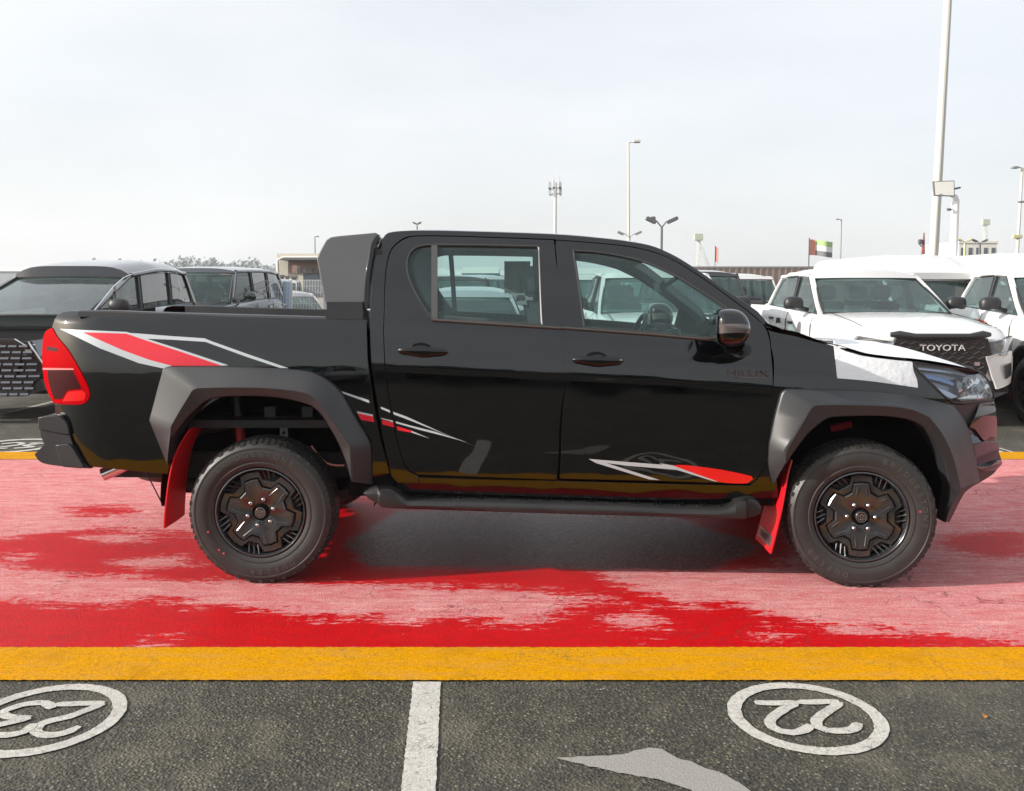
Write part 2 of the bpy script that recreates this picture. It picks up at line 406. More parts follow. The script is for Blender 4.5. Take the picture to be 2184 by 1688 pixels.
# cracks, chips, dark grit
vc = q.n('ShaderNodeTexVoronoi'); vc.feature = 'DISTANCE_TO_EDGE'; vc.inputs['Scale'].default_value = 2.1
dv = q.n('ShaderNodeVectorMath'); dv.operation = 'ADD'; nn = q.n('ShaderNodeTexNoise'); nn.inputs['Scale'].default_value = 5; nn.inputs['Detail'].default_value = 5; q.l(v, nn.inputs['Vector'])
sc = q.n('ShaderNodeVectorMath'); sc.operation = 'SCALE'; sc.inputs['Scale'].default_value = .35; q.l(nn.outputs['Color'], sc.inputs[0]); q.l(v, dv.inputs[0]); q.l(sc.outputs[0], dv.inputs[1]); q.l(dv.outputs[0], vc.inputs['Vector'])
crack = q.math('MULTIPLY', q.ramp(vc.outputs['Distance'], [(.003, 1.0), (.011, 0.0)]), q.ramp(q.noise(v, 1.1, 3), [(.48, 0.0), (.60, .75)]))
c = q.mix(crack, c, (.12, .04, .04))
chip = q.ramp(g3, [(.70, 0.0), (.76, .8)]); c = q.mix(chip, c, (.20, .07, .07)); c = q.mix(q.ramp(q.noise(v, 85, 3, .8), [(.38, .45), (.52, 0.0)]), c, q.mix(wet, (.42, .13, .13), (.22, .01, .012)))
pool_shade = q.ramp(q.math('ADD', q.math('MULTIPLY', q.math('ADD', au.outputs['Fac'], q.math('MULTIPLY', q.math('SUBTRACT', n1, .5), 1.2)), .5), .5), [(.45, 0.0), (.60, 1.0)])
c = q.mix(q.math('MULTIPLY', pool_shade, .8), c, (.07, .022, .026)); q.l(c, q.b.inputs['Base Color']); rg = q.mix(wet, (.85, .85, .85), (.34, .34, .34)); rg = q.mix(pool_shade, rg, q.ramp(q.noise(v, 60, 3, .8), [(.35, .14), (.65, .42)])); q.l(rg, q.b.inputs['Roughness'])  # water mask also darkens the base colour as shade under the pickup
sp = q.mix(wet, (.15, .15, .15), (.12, .12, .12)); sp = q.mix(pool_shade, sp, (1, 1, 1)); q.l(sp, q.b.inputs['Specular IOR Level'])
q.bump(q.math('ADD', q.math('MULTIPLY', g1, 1.0), q.math('MULTIPLY', g3, .5)), .9, .009)
REDP = q.m
# lane and line extents
yl_n0 = ground_at(1092, 1386)[1]; yl_n1 = ground_at(1092, 1455)[1]; yl_f0 = ground_at(1092, 966)[1]; yl_f1 = ground_at(1092, 981)[1]
attr_grid('red_lane', -7.5, 7.5, yl_n0, yl_f1, .03, .004, {'wet': wetfield, 'pool_shade': underfield}, REDP)
for sx in (-1, 1):
    x0, x1 = (7.5, 60) if sx > 0 else (-60, -7.5)
    attr_grid('red_lane', x0, x1, yl_n0, yl_f1, .5, .004, {'wet': lambda P: np.full(len(P), -.45), 'pool_shade': lambda P: np.full(len(P), -1.0)}, REDP)
def paint(name, col, worn=.5, dirt=(.10, .09, .08)):
    q = MB_(name); v = q.coord()
    g1 = q.noise(v, 150, 3, .7); g2 = q.noise(v, 5, 6, .7); g3 = q.noise(v, 38, 5, .75)
    c = q.mix(q.ramp(g1, [(.3, 0.0), (.75, 1.0)]), tuple(a*.78 for a in col), tuple(min(.85, a*1.08) for a in col))
    c = q.mix(q.ramp(g2, [(.5, 0.0), (.75, .35*worn)]), c, tuple(a*.55+.06 for a in col))
    c = q.mix(q.ramp(g3, [(.57, 0.0), (.66, worn)]), c, dirt); c = q.mix(q.ramp(q.noise(v, 90, 3, .8), [(.40, .65), (.54, 0.0)]), c, tuple(a*.55 for a in col)); c = q.mix(q.ramp(q.noise(v, 24, 5, .8), [(.60, 0.0), (.68, .7)]), c, dirt); c = q.mix(q.ramp(q.noise(q.coord((.5, 3, 1)), 7, 6, .7), [(.48, 0.0), (.66, .55)]), c, tuple(a*.62+.05 for a in col)); c = q.mix(q.ramp(q.noise(v, 3.1, 6, .75), [(.34, .5), (.47, 0.0)]), c, tuple(a*.55 for a in col))
    vc = q.n('ShaderNodeTexVoronoi'); vc.feature = 'DISTANCE_TO_EDGE'; vc.inputs['Scale'].default_value = 2.3; nn = q.n('ShaderNodeTexNoise'); nn.inputs['Scale'].default_value = 6; nn.inputs['Detail'].default_value = 6; q.l(v, nn.inputs['Vector']); dv = q.n('ShaderNodeVectorMath'); dv.operation = 'ADD'; sc = q.n('ShaderNodeVectorMath'); sc.operation = 'SCALE'; sc.inputs['Scale'].default_value = .5; q.l(nn.outputs['Color'], sc.inputs[0]); q.l(v, dv.inputs[0]); q.l(sc.outputs[0], dv.inputs[1]); q.l(dv.outputs[0], vc.inputs['Vector'])
    crk = q.math('MULTIPLY', q.ramp(vc.outputs['Distance'], [(.003, 1.0), (.010, 0.0)]), q.ramp(q.noise(v, 2.1, 3), [(.46, 0.0), (.58, .7)]))
    c = q.mix(crk, c, dirt); q.l(c, q.b.inputs['Base Color']); q.b.inputs['Roughness'].default_value = .75; q.b.inputs['Specular IOR Level'].default_value = .06
    q.bump(q.math('ADD', g1, g3), .6, .004); return q.m
YEL = paint('yellow_paint', (.66, .295, .0), .6, (.20, .12, .03)); WHT = paint('white_paint', (.56, .54, .50), .9, (.10, .095, .085))
def sheet(name, x0, x1, y0, y1, z, m):
    bm = bmesh.new(); bm.faces.new([bm.verts.new(p) for p in ((x0, y0, z), (x1, y0, z), (x1, y1, z), (x0, y1, z))]); o = bobj(name, bm, m, None, None); o['kind'] = 'structure'; return o
rnd_ = random.Random(8); bm = bmesh.new(); xs_ = [-60]+[-4+.012*k for k in range(680)]+[60]
ra = [bm.verts.new((x, yl_n1+rnd_.uniform(-.0025, .0035), .008)) for x in xs_]; rb_ = [bm.verts.new((x, yl_n0+.008+rnd_.uniform(-.004, .004), .008)) for x in xs_]
for k in range(len(xs_)-1): bm.faces.new((ra[k], ra[k+1], rb_[k+1], rb_[k]))
bobj('yellow_line', bm, YEL, None, None)['kind'] = 'structure'; sheet('yellow_line', -60, 60, yl_f1-.01, yl_f0, .008, YEL)
# bay lines: near side slanting one, far ones
def gsheet(name, pts, z, m, rag=0):
    rnd = random.Random(3); P = [ground_at(*p) for p in pts]; out_ = []
    for i, a in enumerate(P):
        b = P[(i+1) % len(P)]; n = max(1, int(math.dist(a, b)/.02)) if rag else 1
        for k in range(n):
            t = k/n; out_.append((lerp_(a[0], b[0], t)+rnd.uniform(-rag, rag), lerp_(a[1], b[1], t)+rnd.uniform(-rag, rag)))
    bm = bmesh.new(); f = bm.faces.new([bm.verts.new((x, y, z)) for x, y in out_]); bmesh.ops.triangulate(bm, faces=[f])
    for f in bm.faces:
        if f.normal.z < 0: f.normal_flip()
    o = bobj(name, bm, m, None, None); o['kind'] = 'structure'; return o
def lerp_(a, b, t): return a+(b-a)*t
gsheet('bay_line', [(881,1456.5),(939.5,1456.5),(930,1664),(926,1760),(849,1760),(858,1664)], .0045, WHT, .0025)
for x0 in (-20.6, -17.8, -15.0, -12.3, -9.6, -6.9, -4.1):
    sheet('bay_line', x0+8.7-.05, x0+8.7+.05, yl_f0+.01, yl_f0+5, .0045, WHT)
gsheet('bay_line', [(2128,957),(2134,957),(2330,1012),(2318,1016)], .0050, WHT)
q = MB_('pale_ground'); v = q.coord(); g = q.noise(v, 160, 3, .7); g2 = q.noise(v, 12, 5)
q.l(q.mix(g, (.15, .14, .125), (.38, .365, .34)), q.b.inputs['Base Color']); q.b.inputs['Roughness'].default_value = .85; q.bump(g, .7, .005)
o = gsheet('pale_patch', [(p[0], p[1]) for p in cN((190,724),(290,718),(380,714),(465,711),(520,692),(580,680),(640,688),(700,722),(760,738),(830,770),(890,790),(940,815),(1040,880),(1100,960),(900,960),(760,860),(620,815),(450,785),(300,752))], .0045, q.m, .004)  # flat pale speckled sheet lying on the asphalt

# circled bay numbers painted by hand
def ribbon(bm, pts, w, z, rag=.0018, seed=1):
    rnd = random.Random(seed); P = [Vector(p) for p in curve(pts, False, .02)]; L_, R_ = [], []
    for i, p in enumerate(P):
        d = (P[min(i+1, len(P)-1)]-P[max(i-1, 0)]).normalized(); n = Vector((-d.y, d.x)); ww = w/2
        if i in (0, len(P)-1): ww *= .6
        L_.append(p+n*(ww+rnd.uniform(-rag, rag))); R_.append(p-n*(ww+rnd.uniform(-rag, rag)))
    vl = [bm.verts.new((a.x, a.y, z)) for a in L_]; vr_ = [bm.verts.new((a.x, a.y, z)) for a in R_]
    for i in range(len(P)-1): bm.faces.new((vl[i], vl[i+1], vr_[i+1], vr_[i]))
def ring(bm, c, ro_, ri, z, rag=.0022, seed=1, n=90):
    rnd = random.Random(seed); a_, b_ = [], []
    for k in range(n):
        t = 2*math.pi*k/n; a_.append(bm.verts.new((c[0]+(ro_+rnd.uniform(-rag, rag))*math.cos(t), c[1]+(ro_+rnd.uniform(-rag, rag))*math.sin(t), z)))
        b_.append(bm.verts.new((c[0]+(ri+rnd.uniform(-rag, rag))*math.cos(t), c[1]+(ri+rnd.uniform(-rag, rag))*math.sin(t), z)))
    for k in range(n): bm.faces.new((a_[k], a_[(k+1) % n], b_[(k+1) % n], b_[k]))
def gcur(pts): return [ground_at(*p) for p in pts]
def bay_number(ring_top, ring_bot, xref, strokes, right_edge=None):
    yt = ground_at(xref, ring_top)[1]; ybm = ground_at(xref, ring_bot)[1]; ro_ = (yt-ybm)/2; cy = (yt+ybm)/2
    # x so that the seen extreme falls at the reading
    best = min((abs(max(CX+F*(cxx+ro_*math.cos(t))/((cy+ro_*math.sin(t))*math.cos(PITCH)+CAMH*math.sin(PITCH)) for t in (k*.1 for k in range(63)))-right_edge), cxx) for cxx in (i*.005 for i in range(-500, 500)))
    cx_ = best[1]; bm = bmesh.new(); ring(bm, (cx_, cy), ro_, ro_-.050, .0045)
    o = bobj('bay_number_ring', bm, WHT, None, None); o['kind'] = 'structure'
    for i, s_ in enumerate(strokes):
        bm = bmesh.new(); ribbon(bm, gcur(s_), .040, (.0045, .0049, .0053, .0057)[i], seed=i+3); k = bobj('bay_digit', bm, WHT, o, None)
    return cx_, cy, ro_
n22 = bay_number(1458.5, 1613.5, 1727, [cN((1400,484),(1365,512),(1320,540),(1297,568),(1308,592),(1345,606),(1400,608),(1450,602),(1482,575)), cN((1215,486),(1300,485),(1395,482)), cN((1212,488),(1170,510),(1125,538),(1100,568),(1108,592),(1145,610),(1195,616),(1245,606),(1272,582)), cN((1035,489),(1130,490),(1215,488))], 1898)
n23 = bay_number(1461.5, 1619.5, 90, [cM((445,490),(380,515),(300,545),(215,565),(165,585),(150,608),(180,625),(240,624),(300,608),(340,588)), cM((235,495),(340,492),(445,489)), cM((225,512),(190,490),(120,492),(60,508),(10,530),(30,548),(100,553),(130,552)), cM((130,552),(60,570),(-20,588),(-50,612),(0,628),(70,622),(120,602),(145,578))], 272)
# far side number, seen from its own bay
bm = bmesh.new(); c = ground_at(30, 952); ring(bm, c, .42, .34, .006, .006, 5)
o = bobj('bay_number_ring', bm, WHT, None, None); o['kind'] = 'structure'
bm = bmesh.new(); ribbon(bm, [(c[0]-.18, c[1]+.1), (c[0]-.05, c[1]+.17), (c[0]+.03, c[1]+.05), (c[0]-.15, c[1]-.15), (c[0]+.02, c[1]-.15)], .06, .0065); bobj('bay_digit', bm, WHT, o, None)
bm = bmesh.new(); ribbon(bm, [(c[0]+.08, c[1]+.15), (c[0]+.2, c[1]+.12), (c[0]+.1, c[1]+.02), (c[0]+.22, c[1]-.08), (c[0]+.08, c[1]-.15)], .06, .0065); bobj('bay_digit', bm, WHT, o, None)
# a small dry leaf
bm = bmesh.new(); x, y = ground_at(2100, 1532); bm.faces.new([bm.verts.new((x+a, y+b, .006+c_)) for a, b, c_ in ((-.008, -.012, 0), (.006, -.010, .004), (.009, .008, .001), (-.004, .012, .006))])
tag(bobj('dry_leaf', bm, mat('leaf', (.45, .16, .03), .7), None, None), 'tiny orange dry leaf on the asphalt right of the number 22', 'leaf')

# ================================================================== THE BLACK PICKUP
def lerp(a, b, t): return a+(b-a)*t
def sst(t): t = max(0.0, min(1.0, t)); return t*t*(3-2*t)
def zc(x): return 1.139-.045*(x+.65)-.035*max(0, x-.75)
def zb(x): return 1.378-.072*(x+.394)
def yside(x, z):
    c, b = zc(x), zb(x)
    if z >= b: y = .055+.36*(z-b)+.28*(z-b)**2
    elif z >= c: y = .055*((z-c)/(b-c))**1.5
    else:
        t = c-z; y = .004*sst(t/.03)+.034*(t/.55)**2
    return y+.018*((x-.3)/1.1)**2
def ybed(x, z):
    m = 1.046
    y = .055*((z-m)/.36)**2 if z > m else .036*((m-z)/.45)**2
    if z > 1.371: y += 3*(z-1.371)**1.5
    r = max(0, -2.12-x); return y+.9*r*r+.012
def yfront(x, z):
    c, b = zc(x), 1.256
    y = .055*(max(0, (z-c))/.2)**1.5 if z >= c else +.004*sst((c-z)/.03)+.045*((c-z)/.5)**2
    y += .018*((min(x, 1.7)-.3)/1.1)**2
    r = max(0, x-1.72); return y+.25*r*r+.12*r**4

truck_x, truck_y = .25, 5.55
OFF = (truck_x, truck_y, 0)
truck = thing('pickup_truck', 'black double cab pickup with red and silver side decals parked on the red lane', 'pickup truck', OFF)
CREASE = ((zc, (.02, .008, 0, -.006, -.012, -.018, -.024, -.030, -.036, -.046)),)
def pan(name, pts, ys, m, holes=(), grid=.035, lip=.018, far=True, parent=truck, bev=.003, step=8, both=True, label=None, dy=0):
    f = ys if not dy else (lambda x, z: ys(x, z)+dy)
    o = px_loop(pts, ys, step); hs = [px_loop(h, ys, step) for h in holes]; r = []
    for fr in ((False, True) if (far and both) else (False,)):
        me = panel_mesh(name, o, hs, f, grid, lip, bev, fr, OFF, rows=CREASE if ys in (yside, yfront) and grid >= .03 else ()); ob = link(name, me, m, parent); r.append(ob)
        if label and not fr: ob['label'] = label
    return r
def tb(name, bm, m, parent=truck, smooth=35): return bobj(name, bm, m, parent, smooth, OFF if (parent is truck) else OFF)
def line3(pts, ys, dy=0, step=8, closed=True, far=False):
    return [W3(*(lambda q: (q[0], q[1]+dy, q[2]))(TP(p[0], p[1], ys)), far=far) for p in curve(pts, closed, step)]

# --- outlines (read from the photo)
rear_glass = cB((790,179,1),(720,182),(660,205),(626,255),(618,320),(635,400),(680,498),(740,598),(783,655,1),(1485,692,1),(1478,560),(1465,200,1),(1455,190,1),(1100,182))
front_glass = cC((355,262,1),(500,268),(700,297),(900,345),(1000,385),(1150,455),(1300,545),(1450,640),(1555,712),(1610,770,1),(1590,945,1),(1330,935),(1000,905),(440,865,1),(420,700),(385,450))
rear_door = cB((1556,150,1),(1000,130),(700,126),(620,137),(565,168),(520,215),(497,290),(484,400),(479,600),(475,760),(486,980),(516,1200),(560,1430),(600,1560),(625,1608),(680,1640),(760,1648),(1574,1680,1),(1587,1500),(1592,1350),(1607,1200),(1634,1050),(1626,980),(1606,700),(1586,400),(1566,250))
front_door = cC((222,185,1),(500,205),(800,237),(1000,285),(1150,350),(1300,442),(1450,544),(1600,655),(1700,728),(1790,803),(1845,862),(1875,950),(1893,1100),(1903,1250),(1900,1450),(1885,1700),(1860,1880),(1760,2050),(1690,2070,1),(1000,2050),(252,2031,1),(262,1860),(268,1640),(282,1450),(306,1300),(298,1250),(288,1130),(272,880),(250,600),(228,280))
frame_out = [(813.5,514,1),(823,501.5),(840,495.6),(895,493),(995,494.5),(1182,501),(1290,510),(1345,517),(1392,526.5),(1435,545),(1468,564.5),(1509,592),(1551,622),(1592,649),(1616,666,1),(1645,700,1)]
frame_in = cC((1845,848),(1795,793),(1705,718),(1605,645),(1455,534),(1305,432),(1155,340),(1000,274),(800,226),(500,194),(215,173))+cB((1560,140),(1000,120),(700,116),(610,127),(555,160),(510,210),(487,290),(474,400),(469,600),(465,760),(476,980),(506,1200),(550,1430),(590,1565),(615,1620),(690,1660,1))
frame_low = cB((690,1700,1),(560,1700,1),(520,1655,1),(500,1560),(455,1350),(425,1150),(402,1000),(392,900),(385,700),(387,560),(397,400),(412,280),(432,200))
def rev(p): return list(p)
frame = frame_out+rev(frame_in)+frame_low
pan('cab_side_frame', frame, yside, BLACK, lip=.03)
for fd in (False,):
    rd = pan('rear_door', rear_door, yside, BLACK, holes=[rear_glass]); fdr = pan('front_door', front_door, yside, BLACK, holes=[front_glass])
# glass, seals
for doors, gl in ((rd, rear_glass), (fdr, front_glass)):
    o = px_loop(gl, yside)
    for k, d in enumerate(doors):
        me = panel_mesh('window_glass', o, [], lambda x, z: yside(x, z)+.012, .12, 0, 0, bool(k), OFF); link('window_glass', me, GLASS, d)
        bm = bmesh.new(); tube(bm, line3(gl, yside, .006, far=bool(k)), .0075, 6, closed=True)
        tb('window_seal', bm, SEAL, d)
for k, d in enumerate(rd):
    q = cB((794,180,1),(794,657,1)); bm = bmesh.new()
    P = line3(q, yside, 0, closed=False, far=bool(k)); s = 1 if k else -1
    vs = []
    loft(bm, [[(p[0]-.016, p[1], p[2]), (p[0]+.016, p[1], p[2]), (p[0]+.016, p[1]-s*.012, p[2]), (p[0]-.016, p[1]-s*.012, p[2])] for p in P])
    tb('division_bar', bm, mat('pillar_trim', (.06, .06, .06), .4), d)
# belt weatherstrip
for doors, q in ((rd, cB((783,660,1),(1610,712,1))), (fdr, cC((272,862,1),(700,893),(1000,915),(1330,945),(1620,962,1)))):
    for k, d in enumerate(doors):
        bm = bmesh.new(); tube(bm, line3(q, yside, -.002, closed=False, far=bool(k)), .0085, 6); tb('belt_strip', bm, mat('belt_trim', (.05, .045, .04), .35), d)
# dark jambs behind the gaps
def jamb(pts, ys, w=.045, dy=.02, name='door_jamb'):
    for far in (False, True):
        P = line3(pts, ys, dy, closed=False, far=far); bm = bmesh.new()
        for a, b in zip(P, P[1:]):
            d = Vector((b[0]-a[0], 0, b[2]-a[2])).normalized(); n = Vector((d.z, 0, -d.x))*w*.5
            bm.faces.new([bm.verts.new(Vector(v)) for v in (Vector(a)-n, Vector(a)+n, Vector(b)+n, Vector(b)-n)])
        bmesh.ops.remove_doubles(bm, verts=bm.verts, dist=.002)
        tb(name, bm, GAP, truck, None)
jamb(cB((1560,150),(1566,250),(1590,400),(1612,700),(1632,980),(1638,1050),(1610,1200),(1594,1350),(1588,1500),(1577,1680)), yside, .05)
jamb(cB((1560,145),(1000,125),(700,121),(615,132),(560,165),(514,213),(491,290),(479,400),(473,600),(470,760),(482,980),(511,1200),(555,1430),(595,1565),(620,1615),(680,1648),(1574,1685))+[], yside, .03)
jamb(cC((218,179),(500,200),(800,231),(1000,279),(1150,345),(1300,437),(1450,539),(1600,650),(1702,723),(1793,798),(1852,858),(1884,950),(1900,1100),(1910,1250),(1908,1450),(1893,1700),(1870,1880)), yside, .03)
# crease highlight strip is in the surface itself; rocker below the doors
rocker = [(866,1000,1),(880,1013),(907,1020),(1192,1027),(1560,1036),(1604,1033),(1628,1000),(1645,940,1),(1660,1062,1),(1400,1066),(1190,1060),(900,1050),(846,1046,1),(838,1010),(828,960,1)]
pan('rocker_panel', rocker, lambda x, z: yside(x, z)+.018, BLACK)
pan('inner_sill', [(828,1030,1),(1650,1045,1),(1650,1078,1),(828,1062,1)], lambda x, z: .09, GAP, lip=.2)

# --- roof, windscreen
def edge_pts(pxs, ys=yside): return [TP(p[0], p[1], ys) for p in curve(pxs, False, 12)]
E = edge_pts(frame_out); nE = len(E)
cut = next(i for i, p in enumerate(E) if p[0] > (1392-1092)/1935*4.9)
def cross(p, k, n, crown, bulge):
    """row across the cab from the near edge to the far one"""
    t = k/n; x, yl, z = p; c = 1-(2*t-1)**2; c2 = 1-abs(2*t-1)**3
    yy = lerp(yl, 1.80-yl, t)
    return (x+bulge*c, yplane(x)+yy, z+crown*c2)
bm = bmesh.new(); n = 20
ro = E[1:cut+2]; rings = [[cross(p, k, n, .030*min(1, i/4), -.03*(1-min(1, i/5))+.02*min(1, max(0, (i-len(ro)+6)/6))) for k in range(n+1)] for i, p in enumerate(ro)]
loft(bm, rings, False, False)
tb('roof', bm, BLACK)
bm = bmesh.new()     # headliner
rings = [[(lambda q: (q[0], q[1], q[2]-.045))(cross((p[0], p[1]+.03, p[2]), k, n, .02, 0)) for k in range(n+1)] for p in ro]
loft(bm, rings, False, False); tb('headliner', bm, mat('headliner', (.22, .22, .20), .9))
ws = E[cut:nE-1]; bm = bmesh.new()
L = len(ws)
rings = [[cross((p[0], p[1]+.045, p[2]-.012), k, n, .028*(1-i/L), .05+.10*i/L) for k in range(n+1)] for i, p in enumerate(ws)]
loft(bm, rings, False, False); tb('windscreen', bm, GLASS)
for far in (False, True):   # A pillar body
    bm = bmesh.new()
    rg = []
    for p in ws:
        rg.append([W3(p[0], p[1]+.001, p[2], far), W3(p[0]+.012, p[1]+.045, p[2]-.01, far), W3(p[0]-.01, p[1]+.08, p[2]-.05, far), W3(p[0]-.05, p[1]+.05, p[2]-.07, far), W3(p[0]-.045, p[1]+.012, p[2]-.065, far)])
    loft(bm, rg); tb('windscreen_pillar', bm, mat('pillar_inner', (.10, .11, .11), .7))
# back wall of the cab with its window
bm = bmesh.new()
def bw(yl0, yl1, z0, z1, x=-.70): box(bm, x, x+.05, yplane(x)+yl0, yplane(x)+yl1, z0, z1)
bw(.10, 1.70, .5, 1.36, -.685); bw(.27, .44, 1.36, 1.76, -.685); bw(1.36, 1.53, 1.36, 1.76, -.685); bw(.44, 1.36, 1.70, 1.78, -.685)
tb('cab_back_wall', bm, BLACK)
bm = bmesh.new(); box(bm, -.68, -.675, yplane(-.7)+.42, yplane(-.7)+1.38, 1.36, 1.70); tb('back_window', bm, GLASS)

# --- bed
bed_outer = cA((333,722,1),(340,690),(352,655),(372,628),(400,610),(440,604),(700,612),(1100,627),(2090,655))+cB((357,662,1),(360,800),(366,930),(386,1090),(412,1250),(440,1400),(480,1540),(505,1640,1),(420,1660,1),(250,1660,1))
bed_low = cA((1200,1640,1),(1070,1642,1),(820,1618),(570,1592,1),(520,1545),(455,1440),(405,1340),(360,1285,1),(352,1200,1),(430,1200),(530,1198,1),(572,1160),(570,1108),(520,1000),(440,862),(370,772))
bed = [p for p in bed_outer]+bed_low
arch_r = cE((850,640),(850,530),(890,450),(950,375),(1015,310),(1080,262),(1150,243),(1300,238),(1450,240),(1600,262),(1710,290),(1775,345),(1840,430),(1890,520),(1930,620),(1960,700),(1975,800,1),(1975,860,1),(880,860,1))
# the arch opens downward: cut it from the outline
bed = [p for p in bed_outer if True][:-1]+cB((300,1670,1),(262,1690,1))+cE((1970,740,1),(1955,700),(1915,620),(1875,520),(1825,430),(1765,345),(1700,292),(1600,266),(1450,244),(1300,240),(1150,246),(1080,265),(1015,312),(950,378),(890,452),(855,530),(842,680,1))+bed_low[1:]
bsides = pan('bed_side', bed, ybed, BLACK, grid=.04)
# tail lamp
def ytail(x, z): return ybed(x, z)-.006
tl = cA((332,712,1),(300,728),(278,775),(271,900),(283,1040),(312,1130),(342,1188,1),(430,1198),(528,1195),(566,1160),(568,1108),(518,1000),(438,860),(365,770))
for k, o in enumerate(pan('tail_lamp', tl, ytail, mat('red_lens', (.38, .001, .004), .3, 0, .12, .0, var=.2, vscale=10), grid=.02, lip=.05, step=6)):
    for nm, pts, mm, dd in (('lamp_bar', cA((300,828,1),(360,835,1),(375,862,1),(298,852,1)), mat('dark_red_lens', (.035, .001, .003), .35, 0, .15, .1), -.0015),
                        ('lamp_recess', cA((305,972,1),(460,972,1),(500,1050),(520,1100,1),(430,1112),(400,1160),(345,1165,1),(312,1060)), mat('dark_red_lens', (), .1), -.0015),
                        ('lamp_reflector', cA((435,1118,1),(530,1110,1),(552,1130),(540,1175,1),(400,1180,1)), mat('bright_red', (.62, .006, .006), .25, 0, 1, .1), -.002),
                        ('lamp_rim', cA((275,965,1),(470,968,1),(475,978,1),(275,978,1)), mat('pale_red', (.75, .20, .2), .2), -.003)):
        me = panel_mesh(nm, px_loop(pts, ytail, 6), [], (lambda x, z, dd=dd: ytail(x, z)+dd), .02, 0, 0, bool(k), OFF); link(nm, me, mm, o)
# rail caps, inner bed, floor, tailgate
bm = bmesh.new(); bm2 = bmesh.new()
pr = [TP(p[0], p[1], ybed) for p in curve(cA((520,613),(700,614),(1100,629),(2090,657))+cB((355,664)), False, 30)]
for far, b in ((False, bm), (True, bm2)):
    loft(b, [[W3(x, .075, z-.02, far), W3(x, .075, z+.004, far), W3(x, .085, z+.012, far), W3(x, .16, z+.014, far), W3(x, .175, z+.008, far), W3(x, .175, z-.25, far), W3(x, .15, z-.25, far), W3(x, .15, z-.01, far)] for x, y, z in pr])
tb('bed_rail_cap', bm, PLASTIC); tb('bed_rail_cap', bm2, PLASTIC)
bm = bmesh.new(); box(bm, -2.34, -.80, 4.65+.12, 4.65+1.70, .80, .84); box(bm, -.80, -.76, 4.8, 6.35, .55, 1.33)
tb('bed_floor', bm, UNDER)
bm = bmesh.new(); box(bm, -2.41, -2.35, 4.65+.16, 4.65+1.66, .78, 1.33, .01); tb('tailgate', bm, BLACK)
bm = bmesh.new(); box(bm, -.86, -.60, 4.65+.05, 4.65+1.76, .45, .60); box(bm, -.80, -.74, 4.65+.09, 4.65+1.70, .50, 1.32); tb('bed_gap_filler', bm, GAP)

# --- wheel-arch flares
def flare(pout, pcr, pin, yo, ycr, yin, name='wheel_arch_flare', nseg=64, yret=.09):
    def samp(p, ys):
        P = [TP(q[0], q[1], ys) for q in curve(p, False, 4)]
        d = [0]
        for a, b in zip(P, P[1:]): d.append(d[-1]+math.dist(a, b))
        return P, d
    def corners(p):   # resample between marked key points so that they stay matched
        ks = [i for i, q in enumerate(p) if len(q) > 2]; segs = []
        for a, b in zip(ks, ks[1:]):
            segs.append(p[a:b+1])
        return segs
    SO, SC, SI = corners(pout), corners(pcr), corners(pin); res = []
    for so, sc_, si in zip(SO, SC, SI):
        row = []
        m = max(4, int(math.dist(so[0][:2], so[-1][:2])/14))
        for s_, ys in ((so, yo), (sc_, ycr), (si, yin)):
            P, d = samp([q[:2] for q in s_], ys); r = []
            for k in range(m+1):
                t = d[-1]*k/m; j = 0
                while j < len(d)-2 and d[j+1] < t: j += 1
                u = (t-d[j])/max(1e-9, d[j+1]-d[j]); r.append(tuple(lerp(P[j][i], P[j+1][i], u) for i in range(3)))
            row.append(r)
        for k in range(m+1):
            if res and k == 0: continue
            res.append([row[0][k], row[1][k], row[2][k]])
    obs = []
    for far in (False, True):
        bm = bmesh.new(); rings = []
        for a, b, c in res:
            ci = Vector((c[0]-b[0], 0, c[2]-b[2])); ci = ci.normalized()*.004 if ci.length > 1e-6 else ci
            ao = Vector((b[0]-a[0], 0, b[2]-a[2])); ao = ao.normalized()*.006 if ao.length > 1e-6 else ao
            rings.append([W3(a[0], a[1]+.02, a[2], far), W3(a[0], a[1]-.026, a[2], far), W3(a[0]+ao.x, a[1]-.034, a[2]+ao.z, far),
                          W3(b[0]-ao.x*1.2, lerp(a[1]-.034, b[1], .93), b[2]-ao.z*1.2, far), W3(b[0]+ci.x*1.2, b[1]+.001, b[2]+ci.z*1.2, far),
                          W3(c[0]-ci.x, c[1], c[2]-ci.z, far), W3(c[0], c[1]+.005, c[2], far), W3(c[0], yret, c[2], far)])
        loft(bm, rings, False, False)
        obs.append(tb(name, bm, PLASTIC, truck, 22))
    return obs
flare(cE((845,655,1),(790,520),(735,385,1),(775,235),(812,100,1),(822,72),(850,58,1),(1200,58),(1500,70),(1690,88),(1760,108),(1830,150,1),(1900,215),(1950,300),(2000,390),(2050,470),(2082,535,1),(2085,640),(2090,775,1)),
      cE((838,640,1),(845,540),(850,425,1),(905,330),(968,228,1),(985,200),(1020,188,1),(1200,184),(1400,186),(1600,203),(1695,225),(1745,255,1),(1800,325),(1850,400),(1895,460),(1930,510),(1955,545,1),(1960,650),(1965,765,1)),
      cE((838,640,1),(850,530),(890,452,1),(950,378),(1015,312,1),(1045,285),(1080,265,1),(1150,247),(1300,241),(1450,245),(1600,267),(1715,300,1),(1770,345),(1825,430),(1855,480),(1875,520),(1890,545,1),(1925,640),(1960,765,1)),
      lambda x, z: ybed(x, z), -.078, -.062)
